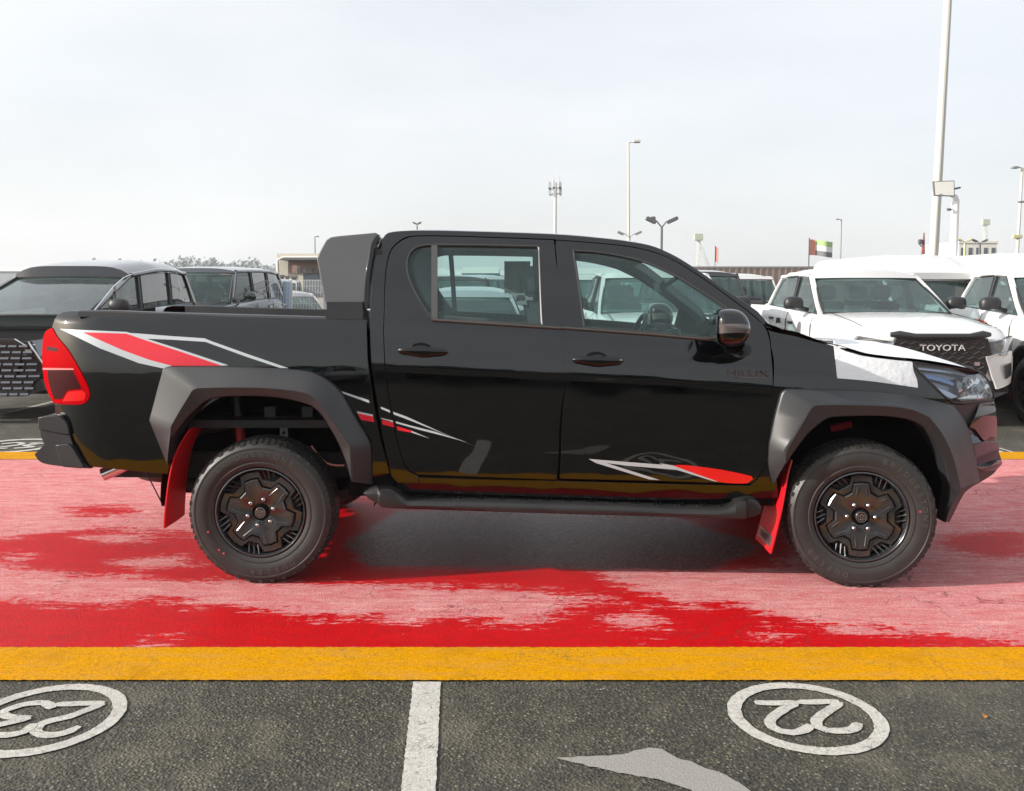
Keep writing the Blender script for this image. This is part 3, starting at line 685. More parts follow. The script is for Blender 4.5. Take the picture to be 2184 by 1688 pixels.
flare(cF((275,905,1),(245,785),(250,650,1),(285,480),(325,335,1),(345,311),(385,304,1),(600,308),(900,320),(1150,345),(1290,375),(1420,408,1),(1500,520),(1545,650),(1590,890,1),(1500,955),(1460,1020),(1395,1150,1)),
      cF((360,780,1),(355,750),(362,700,1),(430,585),(520,430,1),(540,412),(570,407,1),(700,405),(900,408),(1050,415),(1180,437),(1285,482,1),(1370,590),(1440,740),(1490,945,1),(1455,1010),(1425,1060),(1385,1158,1)),
      cF((378,775,1),(392,745),(420,705,1),(505,595),(590,520,1),(620,500),(660,486,1),(800,480),(980,480),(1100,494),(1180,512),(1250,552,1),(1315,645),(1372,760),(1412,930,1),(1410,1000),(1395,1080),(1377,1160,1)),
      yfront, lambda x, z: -.078+.30*max(0, x-1.80)**2, lambda x, z: -.062+.30*max(0, x-1.80)**2)

# --- front wing, film, bonnet, lamps, bumper
wing = cC((1808,770,1),(1830,795))+[(1643,700),(1671,707),(1698,712),(1740,728),(1782,741),(1824,753.5),(1849,760),(1904,767),(1948,771),(2000,778,1)]+cF((1172,133,1),(1215,190),(1295,272),(1375,352),(1418,398,1))+cF((1410,410,1),(1300,385),(1150,352),(900,326),(600,314),(390,310),(340,322),(300,440),(262,640),(258,780),(285,900,1))+cF((262,900,1),(262,700),(268,560),(275,420),(285,300),(290,200),(285,100),(270,40))+cC((1895,1000),(1885,920),(1862,855))
pan('front_wing', wing, yfront, BLACK, grid=.03)
FILM = mat('white_protective_film', (.80, .81, .83), .45, var=.03, vscale=7, bump=.6, bscale=14)
FILM.node_tree.nodes['Bump'].inputs['Distance'].default_value = .012
film = cD((690,955,1),(705,1100),(720,1252,1),(950,1272),(1150,1298),(1345,1326,1),(1338,1262),(1312,1200),(1303,1126,1),(1150,1112),(950,1087),(860,1066),(750,1028))
pan('protective_film', film, lambda x, z: yfront(x, z)-.003, FILM, lip=.003, bev=.001, both=False, label='white protective film on the wing top')
# bonnet: near shut line and crown
NB = [(1633,690),(1671,704),(1698,709),(1740,725),(1782,737),(1824,750),(1849,757),(1904,764),(1948,768),(2000,775),(2060,787),(2090,796)]
CB = [(1605,676),(1650,703),(1690,716),(1720,722),(1760,727),(1795,727),(1830,726),(1875,729),(1929,736),(1973,746),(2017,758),(2069,774),(2099,790)]
nb = [TP(p[0], p[1], .09 if p[0] < 1900 else .09+.30*max(0, (p[0]-1850)/400)**2) for p in curve(NB, False, 8)]
cb = []
for p in curve(CB, False, 8):
    x, z = unproj(p[0], p[1], 5.5); cb.append((x, z))
xa, xb_ = cb[0][0], cb[-1][0]; cb = [(xa+(x-xa)*(2.72-xa)/(xb_-xa), z) for x, z in cb]
def rs(P, m):
    o = []
    for k in range(m+1):
        f = k/m*(len(P)-1); j = min(int(f), len(P)-2); u = f-j; o.append(tuple(lerp(a, b, u) for a, b in zip(P[j], P[j+1])))
    return o
m_ = 44; nb, cb = rs(nb, m_), rs(cb, m_)
def bonnet_pt(i, t, lift=0):
    """t 0 near edge .. 1 far edge"""
    a = nb[i]; c = cb[i]; s = 1-abs(2*t-1); s2 = 1-(1-s)**2.4; yy = lerp(a[1], 1.80-a[1], t)
    ridge = .008*math.exp(-((s-.42)/.10)**2)*(1-i/m_)
    return (lerp(a[0], c[0], 1-(1-s)**1.6), yplane(a[0])+yy, lerp(a[2]+.003, c[1], s2)+ridge+lift)
bm = bmesh.new(); loft(bm, [[bonnet_pt(i, k/28) for k in range(29)] for i in range(m_+1)], False, False)
bonnet = tb('bonnet', bm, BLACK)
bm = bmesh.new(); i0 = next(i for i, p in enumerate(nb) if p[0] > (1778-1092)/416)
def bonnet_f(fi, t):
    i = min(int(fi), m_-1); u = fi-i; a, b = bonnet_pt(i, t, .004), bonnet_pt(i+1, t, .004); return tuple(lerp(p, q, u) for p, q in zip(a, b))
cols_ = []
for k in range(29):
    t = k/28; fs = 0
    while fs < m_ and (lambda q: q[0] < .3548*q[1])(bonnet_f(fs, t)): fs += .05
    cols_.append([bonnet_f(lerp(fs, m_, j/30), t) for j in range(31)])
loft(bm, cols_, False, False)
tb('protective_film', bm, FILM)['label'] = 'white protective film on the bonnet'
# nose under the bonnet
def nose(x_off, z0, z1, m, name, bulge=.40, xs=2.40, yl0=.30, n=24, steps=4, prof=None):
    bm = bmesh.new(); rings = []
    for j in range(steps+1):
        u = j/steps; z = lerp(z0, z1, u); r = []; px_ = prof(u) if prof else 0
        for k in range(n+1):
            t = k/n; c = (1-abs(2*t-1)**2.2); r.append((xs+x_off+px_+bulge*c, yplane(xs)+lerp(yl0, 1.80-yl0, t), z))
        rings.append(r)
    loft(bm, rings, False, False); return tb(name, bm, m)
nose(-.02, .80, 1.08, mat('grille_black', (.008, .008, .008), .4), 'grille_backing', .34)
nose(.03, .45, .82, PLASTIC, 'front_bumper_beam', .36, prof=lambda u: -.10*(1-u)**2)
bm = bmesh.new()
for j in range(5):
    for k in range(26):
        y0 = 4.65+.40+k*.038; 
        t = (y0-4.65-.3)/1.2; xx = 2.40+.34*(1-abs(2*t-1)**2.2); box(bm, xx-.015, xx+.012, y0, y0+.026, .84+j*.044, .855+j*.044)
g = tb('grille_mesh', bm, GLOSSB); g['kind'] = 'stuff'
bm = bmesh.new(); box(bm, 1.5, 2.45, 4.95, 6.15, .55, 1.05); tb('engine_bay', bm, GAP)
# headlamp
hl = cF((1176,137,1),(1250,147),(1400,166),(1560,186),(1620,210),(1662,262),(1688,330),(1694,374,1),(1600,384),(1500,398),(1430,390,1),(1375,350),(1295,270),(1215,190))
yh = lambda x, z: yfront(x, z)-.004
hs = pan('headlamp', hl, yfront, dy=.055, m=mat('lamp_housing', (.13, .15, .19), .25, .6, 1), grid=.02, lip=.03)
for k, o in enumerate(hs):
    me = panel_mesh('lamp_lens', px_loop(hl, yh, 6), [], yh, .02, .02, .003, bool(k), OFF); link('lamp_lens', me, LENS, o)
    for nm, pts, mm, dd in (('lamp_trim', cF((1205,165,1),(1400,188),(1600,225,1),(1590,237,1),(1400,204),(1222,184,1)), mat('lamp_silver', (.45, .5, .6), .2, .6), .03),
                        ('lamp_trim', cF((1250,215,1),(1380,240),(1460,275,1),(1455,290,1),(1370,262),(1268,238,1)), mat('lamp_blue', (.16, .24, .42), .15, .7), .034),
                        ('lamp_trim', cF((1330,295,1),(1420,330),(1480,360,1),(1440,372,1),(1385,345)), mat('lamp_silver', (), .2), .03),
                        ('lamp_bezel', cF((1475,250,1),(1560,228),(1655,270,1),(1672,350,1),(1560,372),(1500,365,1),(1480,310)), mat('lamp_bezel', (.22, .23, .25), .2, .8), .026),
                        ('lamp_trim', cF((1470,372,1),(1580,350),(1676,356,1),(1680,368,1),(1580,380),(1500,388,1)), CHROME, .02)):
        me = panel_mesh(nm, px_loop(pts, yh, 6), [], (lambda x, z, dd=dd: yh(x, z)+dd), .02, .012, .002, bool(k), OFF); link(nm, me, mm, o)
    rl = random.Random(5); bm = bmesh.new()
    for q_ in range(30):
        q = cF((rl.uniform(1490, 1660), rl.uniform(245, 358)))[0]; c = TP(q[0], q[1], yh); w = Vector(W3(c[0], c[1]+rl.uniform(.014, .024), c[2], bool(k))); s_ = rl.uniform(.007, .020)
        n_ = Vector((rl.gauss(-.2, .6), -1, rl.gauss(.2, .6))).normalized(); u_ = n_.orthogonal().normalized(); v_ = n_.cross(u_)
        bm.faces.new([bm.verts.new(w+u_*s_*a+v_*s_*.6*b) for a, b in ((-1, -1), (1, -.8), (.9, 1), (-.8, .9))])
    tb('reflector_facets', bm, CHROME, o, None)['kind'] = 'stuff'
    for (px, py, r) in ((1518, 300, .024), (1590, 318, .022)):
        q = cF((px, py))[0]; c = TP(q[0], q[1], yh); bm = bmesh.new(); w = W3(c[0], c[1]+.040, c[2], bool(k))
        bmesh.ops.create_uvsphere(bm, u_segments=16, v_segments=12, radius=r, matrix=Matrix.Translation(w)); tb('lamp_projector', bm, mat('projector_glass', (.03, .035, .05), .04, 0, 1), o)
    bm = bmesh.new(); tube(bm, line3(hl, yh, .002, 6, far=bool(k)), .006, 6, closed=True); tb('lamp_seal', bm, SEAL, o)
# bumper corner with gloss insert
bump_o = cF((1422,404,1),(1480,412),(1560,400),(1640,388),(1694,380,1),(1700,450),(1702,560),(1700,640),(1712,680),(1738,745),(1742,765),(1700,840),(1600,905),(1502,955,1),(1485,900),(1490,860),(1470,760),(1430,640),(1390,560),(1350,500,1))
yb = lambda x, z: yfront(x, z)-.006
bs = pan('front_bumper', bump_o, yb, PLASTIC, grid=.03, lip=.04)
for k, o in enumerate(bs):
    for nm, pts, mm in (('gloss_insert', cF((1600,402,1),(1692,392,1),(1697,520),(1692,625,1),(1630,640),(1560,560),(1525,545,1),(1560,485)), mat('gloss_insert', (.012, .004, .004), .05, 0, 1)),
                        ('fog_lamp_trim', cF((1525,560,1),(1575,585),(1600,640),(1690,640),(1712,690),(1700,750),(1640,790),(1590,790),(1565,740),(1550,660)), mat('smoked_chrome', (.10, .11, .13), .08, .7)),
                        ('lower_insert', cF((1562,795,1),(1640,800),(1712,760,1),(1735,770),(1700,815),(1640,830,1),(1590,815)), mat('gloss_insert', (), .1))):
        z_m = {'gloss_insert': .80, 'fog_lamp_trim': .675, 'lower_insert': .575}[nm]; h_m = {'gloss_insert': .13, 'fog_lamp_trim': .09, 'lower_insert': .05}[nm]
        me = panel_mesh(nm, px_loop(pts, yb, 6), [], lambda x, z, z_m=z_m, h_m=h_m: yb(x, z)-.004-.022*max(0, 1-((z-z_m)/h_m)**2), .014, .03, .002, bool(k), OFF); link(nm, me, mm, o)
# rear bumper
rb = cA((255,1285,1),(340,1272),(395,1285),(432,1325),(445,1400),(468,1470),(500,1545),(575,1612,1),(410,1600),(262,1575),(215,1522,1),(282,1455,1),(255,1392))
for nm, pts, y0, y1, m in (('rear_bumper', rb, .05, 1.75, PLASTIC),):
    bm = bmesh.new(); P = px_loop(pts, .05, 6)
    rings = [[(x+ (0 if abs(yy-.9) > .8 else -.02), yplane(x)+yy, z) for x, z in P] for yy in (y0, y0+.01, .35, .9, 1.45, y1-.01, y1)]
    rings[0] = [(x*.985+.015*(-2.2), y, lerp(z, .75, .03)) for x, y, z in rings[0]]; rings[-1] = [(x*.985+.015*(-2.2), y, lerp(z, .75, .03)) for x, y, z in rings[-1]]
    loft(bm, rings); rbo = tb(nm, bm, PLASTIC, truck, 30)
me = panel_mesh('bumper_cap', px_loop(cA((253,1287,1),(340,1275),(395,1290),(428,1325),(443,1388,1),(350,1372),(255,1352,1)), .05, 6), [], lambda x, z: .04, .03, .03, .006, False, OFF); link('bumper_cap', me, PLASTIC, rbo)
me = panel_mesh('bumper_pad', px_loop(cA((368,1462,1),(440,1455,1),(468,1480),(540,1600,1),(410,1590,1)), .05, 6), [], lambda x, z: .035, .03, .03, .006, False, OFF); link('bumper_pad', me, PLASTIC, rbo)
# --- decals
def decal(pts, ys, m, name='side_decal'):
    me = panel_mesh(name, px_loop(pts, ys, 10), [], lambda x, z: ys(x, z)-.0015, .04, 0, 0, False, OFF); return link(name, me, m, truck)
def c1(f, *p): return [q+(1,) for q in f(*p)]
decal(c1(cA, (385,716),(812,735),(960,785),(1150,845),(1462,948),(1420,951),(1150,859),(940,791),(810,746),(530,737),(600,770),(780,850),(960,915),(1098,951),(1060,972),(890,935),(640,840)), ybed, SILVERDECAL)
decal(c1(cA, (530,737),(810,746),(940,791),(1150,859),(1420,951),(1098,951),(960,915),(780,850),(600,770)), ybed, REDDECAL)
decal(c1(cA, (832,741),(1100,762),(1310,776),(1350,793),(1600,882),(1850,968),(1790,965),(1585,897),(1315,799),(1100,785),(940,779)), ybed, SILVERDECAL)
decal(c1(cB, (200,1114),(375,1172),(378,1190),(212,1130)), ybed, SILVERDECAL)
decal(c1(cB, (298,1242),(400,1264),(402,1276),(303,1255)), ybed, SILVERDECAL)
decal(c1(cB, (303,1255),(402,1276),(410,1312),(325,1298)), ybed, REDDECAL)
decal(c1(cB, (450,1213),(508,1236),(512,1252),(454,1228)), yside, SILVERDECAL)
decal(c1(cB, (452,1284),(528,1303),(530,1312),(456,1292)), yside, SILVERDECAL)
decal(c1(cB, (457,1296),(530,1314),(538,1346),(463,1328)), yside, REDDECAL)
decal(c1(cB, (530,1246),(612,1275),(840,1378),(1060,1470),(890,1400),(600,1287),(534,1263)), yside, SILVERDECAL)
decal(c1(cB, (546,1307),(640,1333),(800,1373),(1000,1440),(840,1397),(700,1362),(550,1319)), yside, SILVERDECAL)
decal(c1(cB, (553,1338),(645,1366),(650,1380),(558,1364)), yside, REDDECAL)
decal(c1(cB, (645,1366),(765,1417),(650,1380)), yside, SILVERDECAL)
decal(c1(cI, (1306,407),(1690,437),(1720,458),(1480,438),(1388,426),(1640,506),(1590,503),(1340,426)), yside, SILVERDECAL)
decal(c1(cI, (1636,427),(1700,437),(1775,465),(1915,514),(1890,511),(1700,452)), yside, SILVERDECAL)
decal(cI((1702,437,1),(1760,436),(1930,458),(2070,488),(2078,500),(2050,521),(1918,514),(1775,464)), yside, mat('bright_red_decal', (.80, .01, .01), .3, coat=.4))
# door badge lettering
me = text_mesh('HILUX', .078, .002); q = TP(1595, 797, yside); o = link('door_badge', me, mat('badge_black', (.05, .035, .035), .3, 0, 1), truck)
o.rotation_euler = (R(90), R(1.5), 0); o.location = Vector(W3(q[0], q[1]-.004, q[2]))-Vector(OFF); o.scale = (.98, .62, 1)
bm = bmesh.new(); a = TP(1562, 805, yside); b = TP(1638, 807.5, yside); tube(bm, [W3(a[0], a[1]-.002, a[2]), W3(b[0], b[1]-.002, b[2])], .002, 4); tb('badge_underline', bm, mat('badge_black', (), .3))
# --- handles
for (hx, hy), doors in (((901.5, 749), rd), ((1275, 768.5), fdr)):
    for k, d in enumerate(doors):
        c = TP(hx, hy, yside); bm = bmesh.new(); rings = []
        for j in range(17):
            u = j/8-1; hw = .132*u; h = .018*(1-abs(u)**6)**.5+.0015+.010*math.exp(-(u/.35)**2); yy = c[1]-.012-.022*(1-abs(u)**3.0)
            rings.append([W3(c[0]+hw, yy+.013*math.cos(a)*(1-abs(u)**6*.6), c[2]-hw*.03+h*math.sin(a), bool(k)) for a in (2*math.pi*i/12 for i in range(12))])
        loft(bm, rings); tb('door_handle', bm, GLOSSB, d)
        bm = bmesh.new(); rings = []
        for j in range(13):
            u = j/6-1; h = .043*math.sqrt(max(0, 1-u*u))+.001
            rings.append([W3(c[0]-.01+.062*u, c[1]-.0008-.004*math.sqrt(max(0, 1-u*u))*abs(math.cos(a)), c[2]+h*math.sin(a), bool(k)) for a in (math.pi*i/10-math.pi/2 for i in range(11))])
        loft(bm, rings, False, False); tb('handle_recess', bm, mat('recess_black', (.002, .002, .002), .35, 0, 0, .2), d)
# --- mirrors
for far, d in ((False, fdr[0]), (True, fdr[1])):
    mc = Vector((1.075, 4.50-4.65, 1.345))        # (x, yl, z) middle of the housing
    def mpt(a, b, kx=1, kz=1):
        ca, sa = math.cos(a), math.sin(a); cb_, sb = math.cos(b), math.sin(b); f = lambda v, e: math.copysign(abs(v)**e, v)
        x = f(cb_, .60)*f(ca, .62)*.088*kx; y = f(cb_, .60)*f(sa, .6)*.115; z = f(sb, .85)*.092*kz
        if x > 0: x *= 1.0-.25*max(0, -z)/.09
        return W3(mc.x+x-(.018 if z > 0 else 0)*(z/.09)*1.0, mc.y+y, mc.z+z-.10*x*x/.09, far)
    for nm, b0, b1, m, s_ in (('mirror_cap', .20, math.pi/2, BLACK, 1.0), ('mirror_band', -.18, .20, mat('indicator', (.10, .085, .085), .12, .2, 1), .975), ('mirror_base_shell', -math.pi/2, -.18, GLOSSB, 1.0)):
        bm = bmesh.new(); loft(bm, [[mpt(2*math.pi*i/28, lerp(b0, b1, j/8), s_, s_) for i in range(28)] for j in range(9)], True, False)
        bmesh.ops.remove_doubles(bm, verts=bm.verts, dist=.0006); tb(nm, bm, m, d, 50)
    bm = bmesh.new(); a = W3(mc.x+.03, mc.y+.04, mc.z-.085, far); b = W3(mc.x+.12, .06, mc.z-.125, far)
    tube(bm, [a, tuple(lerp(p, q, .5)-(0.01 if i == 2 else 0) for i, (p, q) in enumerate(zip(a, b))), b], [.05, .045, .04], 10); tb('mirror_arm', bm, GLOSSB, d)
    bm = bmesh.new(); w = W3(mc.x-.085, mc.y, mc.z, far); box(bm, w[0]-.004, w[0], w[1]-.085, w[1]+.085, w[2]-.065, w[2]+.065, .003); tb('mirror_glass', bm, CHROME, d)
# --- sports bar
fin = [(678,553,1),(682,543),(698,514),(706,509),(718,507),(800,499.5,1),(806,502),(794,520),(786,560),(781,600),(778,656,1),(708.5,655),(699,650),(694,640),(689,612)]
yfin = lambda x, z: .13+.22*max(0, z-1.446)
fo = pan('sports_bar_fin', fin, yfin, mat('grey_plastic', (.075, .077, .084), .5, var=.1, vscale=4, dust=.25, bump=.15, bscale=900), lip=.05, bev=.007)
bk = [(806,501,1),(809,508),(800,522),(792,560),(787,600),(784,658,1),(776,658,1),(779,600),(785,560),(793,520)]
pan('sports_bar_bracket', bk, lambda x, z: yfin(x, z)-.005, GLOSSB, lip=.08, bev=.004)
bm = bmesh.new(); zt = 1.5+(620-505)/1935*4.9; 
loft(bm, [[(-.99+.30*u-.06*c, 4.65+lerp(.2, 1.6, t), zt-.10+.03*c+dz*.05+(.02 if u in (.3, .7) else 0)*(1 if dz else -1)) for u, dz in ((0, 0), (.3, 0), (.7, 0), (1, 0), (1, 1), (.7, 1), (.3, 1), (0, 1))] for t, c in ((k/12, 1-(2*k/12-1)**4) for k in range(13))])
tb('sports_bar_crosspiece', bm, PLASTIC)
for far in (False, True):
    bm = bmesh.new(); a = unproj(742, 664, 4.80); x0, z0 = a
    p = W3(0, .10, 0, far); q = W3(0, .20, 0, far); y0, y1 = sorted((p[1], q[1]))
    box(bm, x0-.10, x0+.09, y0+.01, y1, z0+.0, z0+.05, .004); box(bm, x0-.10, x0+.10, y0-.02, y1+.02, z0-.07, z0+.012, .006); tb('sports_bar_foot', bm, PLASTIC)
# --- side step
for far in (False, True):
    bm = bmesh.new(); rings = []
    top = [(771,1052),(790,1045),(812,1042),(834,1043),(862,1066),(900,1068),(1100,1072),(1300,1077),(1540,1084),(1568,1070),(1590,1064),(1615,1066),(1625,1078)]
    bot = [(771,1062),(790,1078),(812,1086),(834,1088),(862,1089),(900,1090),(1100,1096),(1300,1101),(1540,1107),(1568,1108),(1590,1108),(1615,1106),(1625,1096)]
    for (a, b) in zip(curve(top, False, 14), [None]*999):
        pass
    T = rs([unproj(p[0], p[1], 4.62) for p in curve(top, False, 5)], 110); Bt = rs([unproj(p[0], p[1], 4.62) for p in curve(bot, False, 5)], 110)
    for i, (t, b) in enumerate(zip(T, Bt)):
        x = (t[0]+b[0])/2; zt_, zb_ = t[1], b[1]; mid = (zt_+zb_)/2; sh = .03 if 6 < i < 104 else .05
        e = 0 if 4 < i < 106 else .04
        rings.append([W3(x, y, z, far) for y, z in ((-.015+e, mid), (-.008+e, zb_+.01), (.02+e, zb_), (.18, zb_), (.19, mid), (.18, zt_-.004), (.05+e, zt_), (.02+e, zt_+.002), (-.004+e, zt_-.008))])
    loft(bm, rings); st = tb('side_step', bm, mat('step_rubber', (.012, .012, .013), .36, var=.3, vscale=8, dust=.3, bump=.2, bscale=300), truck, 50)
    bm = bmesh.new()
    for i in range(14):
        x = -.42+i*.115; z = lerp(T[16][1], T[94][1], (x+.5)/1.62)
        for d in (0, .022):
            p = W3(x+d, .03, z+.003, far); q = W3(x+d+.05, .13, z+.003, far); tube(bm, [p, q], .004, 4)
    tb('tread_rib', bm, PLASTIC, st)['kind'] = 'stuff'
# --- mudflaps
for nm, quad in (('rear', [(408,921,.27),(388,921,.02),(374,952,-.005),(362,985,-.015),(354,1030,-.02),(347,1128,-.02),(392,1102,.27),(397,1050,.27),(403,990,.27)]),):
    pass
def flap(edge_out, xin, z_in, m=REDFLAP):
    """edge_out: pixels of the outer edge top to bottom; the flap runs inward from it"""
    P = [unproj(a, b, 4.63) for a, b in curve(edge_out, False, 12)]
    for far in (False, True):
        bm = bmesh.new(); rings = []
        for i, (x, z) in enumerate(P):
            f = i/(len(P)-1); yl0 = -.02+.07*(1-f)**2; zz = z+z_in*f
            rings.append([W3(x, yl0, z, far), W3(x+.004, .13, lerp(z, zz, .5), far), W3(x+xin*(1-.0*f), .27, zz, far), W3(x+xin+.007, .27, zz, far), W3(x+.011, .13, lerp(z, zz, .5), far), W3(x+.007, yl0, z, far)])
        loft(bm, rings); yield tb('mudflap', bm, m, truck, 30)
rf = list(flap([(392,920),(375,950),(362,985),(354,1030),(348,1100),(347,1129)], -.0, .0))
ff = list(flap([(1690,984),(1679,1014),(1668,1060),(1655,1110),(1637,1176)], .0, .0))
for k, (f_, w, t_) in enumerate(((ff[0], -.9, 1),)):
    x, z = unproj(1640, 1160, 4.64)
    bm = bmesh.new(); p0 = W3(x-.004, .02, z+.00); 
    loft(bm, [[(x-.005, yplane(x)+.01, z-.01), (x-.005, yplane(x)+.24, z-.01), (x+.011, yplane(x)+.24, z+.045), (x+.011, yplane(x)+.01, z+.045)], [(x-.002, yplane(x)+.01, z-.01), (x-.002, yplane(x)+.24, z-.01), (x+.014, yplane(x)+.24, z+.045), (x+.014, yplane(x)+.01, z+.045)]])
    tb('flap_plate', bm, STEEL, f_)
    me = text_mesh('TOYOTA', .042, .001); o = link('flap_lettering', me, mat('flap_text', (.08, .02, .02), .5), f_)
    o.rotation_euler = (R(90), 0, R(-90)); o.rotation_euler.rotate_axis('X', R(-14)); o.location = Vector((x-.0, yplane(x)+.125, z+.018))-Vector(OFF)+Vector((-.003, 0, 0))
# --- wheels
RUB = mat('tyre_rubber', (.019, .0188, .0185), .50, spec=.5, var=.3, vscale=14, dust=.25, bump=.25, bscale=60)
RUBL = mat('tyre_letters', (.075, .07, .065), .4)
RIM = mat('rim_black', (.075, .077, .082), .26, .75, .5, dust=.1)
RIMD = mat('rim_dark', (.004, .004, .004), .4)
TR = .380
def gear(ro_, rn, rot, hl_=12.5, hn=20.5):
    pts = []
    for k in range(6):
        a = 60*k+rot
        for d, r in ((-hn, rn), (-hl_, ro_), (0, ro_*1.005), (hl_, ro_), (hn, rn)): pts.append((R(a+d), r))
    return pts
def gear_plate(bm, po, y0, y1, hub, yh, inner=None):
    """outline po at the front y0, back y1; hub ring radius, depth yh"""
    n = len(po); P = lambda a, r, y: (r*math.cos(a), y, r*math.sin(a))
    rings = [[P(a, r*1.0, y1) for a, r in po], [P(a, r, y0+.006) for a, r in po], [P(a, r-.006, y0) for a, r in po]]
    if inner: rings += [[P(a, r, y0+.002) for a, r in inner], [P(a, r-.003, y1) for a, r in inner]]
    else: rings += [[P(a, lerp(hub, r, .55), lerp(yh, y0, .75)) for a, r in po], [P(a, hub, yh) for a, r in po]]
    loft(bm, rings, True, False)
def wheel(name, rot, parent=None):
    """axis Y, outer face towards -Y at y=0, centre at origin"""
    w = bpy.data.objects.new(name, None); C.objects.link(w); w.empty_display_size = .1
    if parent: w.parent = parent
    bm = bmesh.new()
    prof = [(.232, .030), (.240, .014), (.252, .008), (.262, .006), (.266, .0085), (.285, .001), (.300, 0), (.318, .0005), (.333, .003), (.3345, .0015), (.341, .0015), (.344, .005), (.356, .012), (.363, .020), (.369, .032), (.371, .055), (.371, .208)]
    full = prof+[(r, .263-h) for r, h in reversed(prof)]
    lathe(bm, full, 96); 
    for v in bm.verts: v.co.z = max(v.co.z, -TR+.012)
    bobj('tyre', bm, RUB, w, 30)
    bm = bmesh.new(); N = 74
    for k in range(N):
        a0 = 2*math.pi*k/N
        def blk(a, b, ya, yb, r0, r1, sk=0, r1b=None):
            pts = []
            for r in (r0, r1):
                for (aa, yy) in ((a, ya), (b, ya), (b+sk, yb), (a+sk, yb)):
                    rr = r if not (r == r1 and yy == ya and r1b) else r1b
                    pts.append(bm.verts.new((rr*math.cos(aa), yy, rr*math.sin(aa))))
            for q in ((0, 1, 2, 3), (4, 7, 6, 5), (0, 4, 5, 1), (1, 5, 6, 2), (2, 6, 7, 3), (3, 7, 4, 0)): bm.faces.new([pts[i] for i in q])
        st = 2*math.pi/N; lg = .010 if k % 2 else .018
        blk(a0, a0+st*.72, lg, .066, .352, TR, .012, TR-.013)
        blk(a0, a0+st*.72, .263-lg, .197, .352, TR, .012, TR-.013)
        blk(a0+.03, a0+.03+st*.78, .074, .104, .36, TR, .02); blk(a0, a0+st*.8, .112, .150, .36, TR, -.02); blk(a0+.03, a0+.03+st*.78, .158, .188, .36, TR, .02)
    for v in bm.verts: v.co.z = max(v.co.z, -TR+.008)
    o = bobj('tyre_tread', bm, RUB, w, None); o['kind'] = 'stuff'
    # lettering, tops outward, clockwise
    def arc(word, a_mid, r, size, sp, parent=w):
        tot = (len(word)-1)*sp; acc = []
        bmt = bmesh.new()
        for i, ch in enumerate(word):
            a = a_mid+tot/2-i*sp; me = text_mesh(ch, size, .0014)
            M = Matrix.Translation((r*math.cos(R(a)), .0005, r*math.sin(R(a)))) @ Matrix.Rotation(R(90-a), 4, 'Y') @ Matrix.Rotation(R(90), 4, 'X')
            me.transform(M); bmt.from_mesh(me); bpy.data.meshes.remove(me)
        bobj('tyre_lettering', bmt, RUBL, parent, None)['kind'] = 'stuff'
    arc('BRIDGESTONE', 95 if rot else 32, .308, .040, 7.6); arc('DUELER', -78 if rot else -124, .308, .038, 8.0)
    for (a, r) in ((200, .285), (222, .288), (228, .284)) if rot else ((-100, .305), (8, .285)):
        bm = bmesh.new(); lathe(bm, [(0.0, -.001), (.006, -.001), (.006, .003)], 10, (r*math.cos(R(a)), .0015, r*math.sin(R(a)))); bobj('paint_dot', bm, mat('paint_dot', (.45, .05, .06), .6), w, None)
    bm = bmesh.new(); lathe(bm, [(.233, .022), (.233, .012), (.228, .010), (.224, .014), (.221, .03), (.212, .06), (.205, .11), (.205, .20), (.230, .24)], 64); bobj('rim_barrel', bm, RIM, w, 40)
    bm = bmesh.new(); lathe(bm, [(.0, .115), (.06, .115), (.06, .10), (.155, .10), (.155, .125), (.206, .13)], 48); bobj('brake_disc', bm, mat('brake_iron', (.03, .028, .027), .5, .5), w, 40)
    bm = bmesh.new(); gear_plate(bm, gear(.216, .172, rot+30, 13.5, 20), .030, .075, 0, 0, gear(.182, .138, rot+30, 12.8, 21.5)); bobj('outer_spoke_ring', bm, RIM, w, 18)
    bm = bmesh.new(); gear_plate(bm, gear(.174, .130, rot+30, 12, 20.5), .020, .060, .046, .034); bobj('rim_face', bm, RIM, w, 14)
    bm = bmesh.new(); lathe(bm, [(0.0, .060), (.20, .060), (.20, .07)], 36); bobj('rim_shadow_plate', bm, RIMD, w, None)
    bm = bmesh.new()      # slanting fins between the spokes
    for k in range(6):
        a = R(60*k+rot)
        for s_, r0, r1, dd in ((-.16, .176, .222, .10), (-.02, .172, .222, .09), (.11, .178, .222, .08)):
            p = Vector((r0*math.cos(a+s_), .045, r0*math.sin(a+s_))); q = Vector((r1*math.cos(a+s_+dd), .026, r1*math.sin(a+s_+dd))); tube(bm, [p, q], [.005, .003], 4)
        for s_ in (-1, 1):
            a2 = R(60*k+rot+30)+s_*.14; a3 = R(60*k+rot+30)+s_*.36
            p = Vector((.155*math.cos(a2), .0195, .155*math.sin(a2))); q = Vector((.085*math.cos(a3), .0275, .085*math.sin(a3))); tube(bm, [p, q], [.0035, .002], 4)
    bobj('spoke_fin', bm, RIM, w, None)['kind'] = 'stuff'
    for k in range(6):
        a = R(60*k+rot); bm = bmesh.new(); lathe(bm, [(0.0, .012), (.006, .0125), (.0095, .016), (.010, .036)], 10, (.069*math.cos(a), 0, .069*math.sin(a))); bobj('wheel_nut', bm, mat('nut', (.55, .55, .55), .25, 1), w, 40)
        bm = bmesh.new(); lathe(bm, [(.014, .034), (.014, .0285), (.018, .030)], 12, (.069*math.cos(a), 0, .069*math.sin(a))); bobj('nut_well', bm, RIMD, w, None)
    bm = bmesh.new(); lathe(bm, [(0.0, .012), (.024, .0125), (.028, .016), (.030, .036)], 28); bobj('centre_cap', bm, RIM, w, 40)
    bm = bmesh.new()
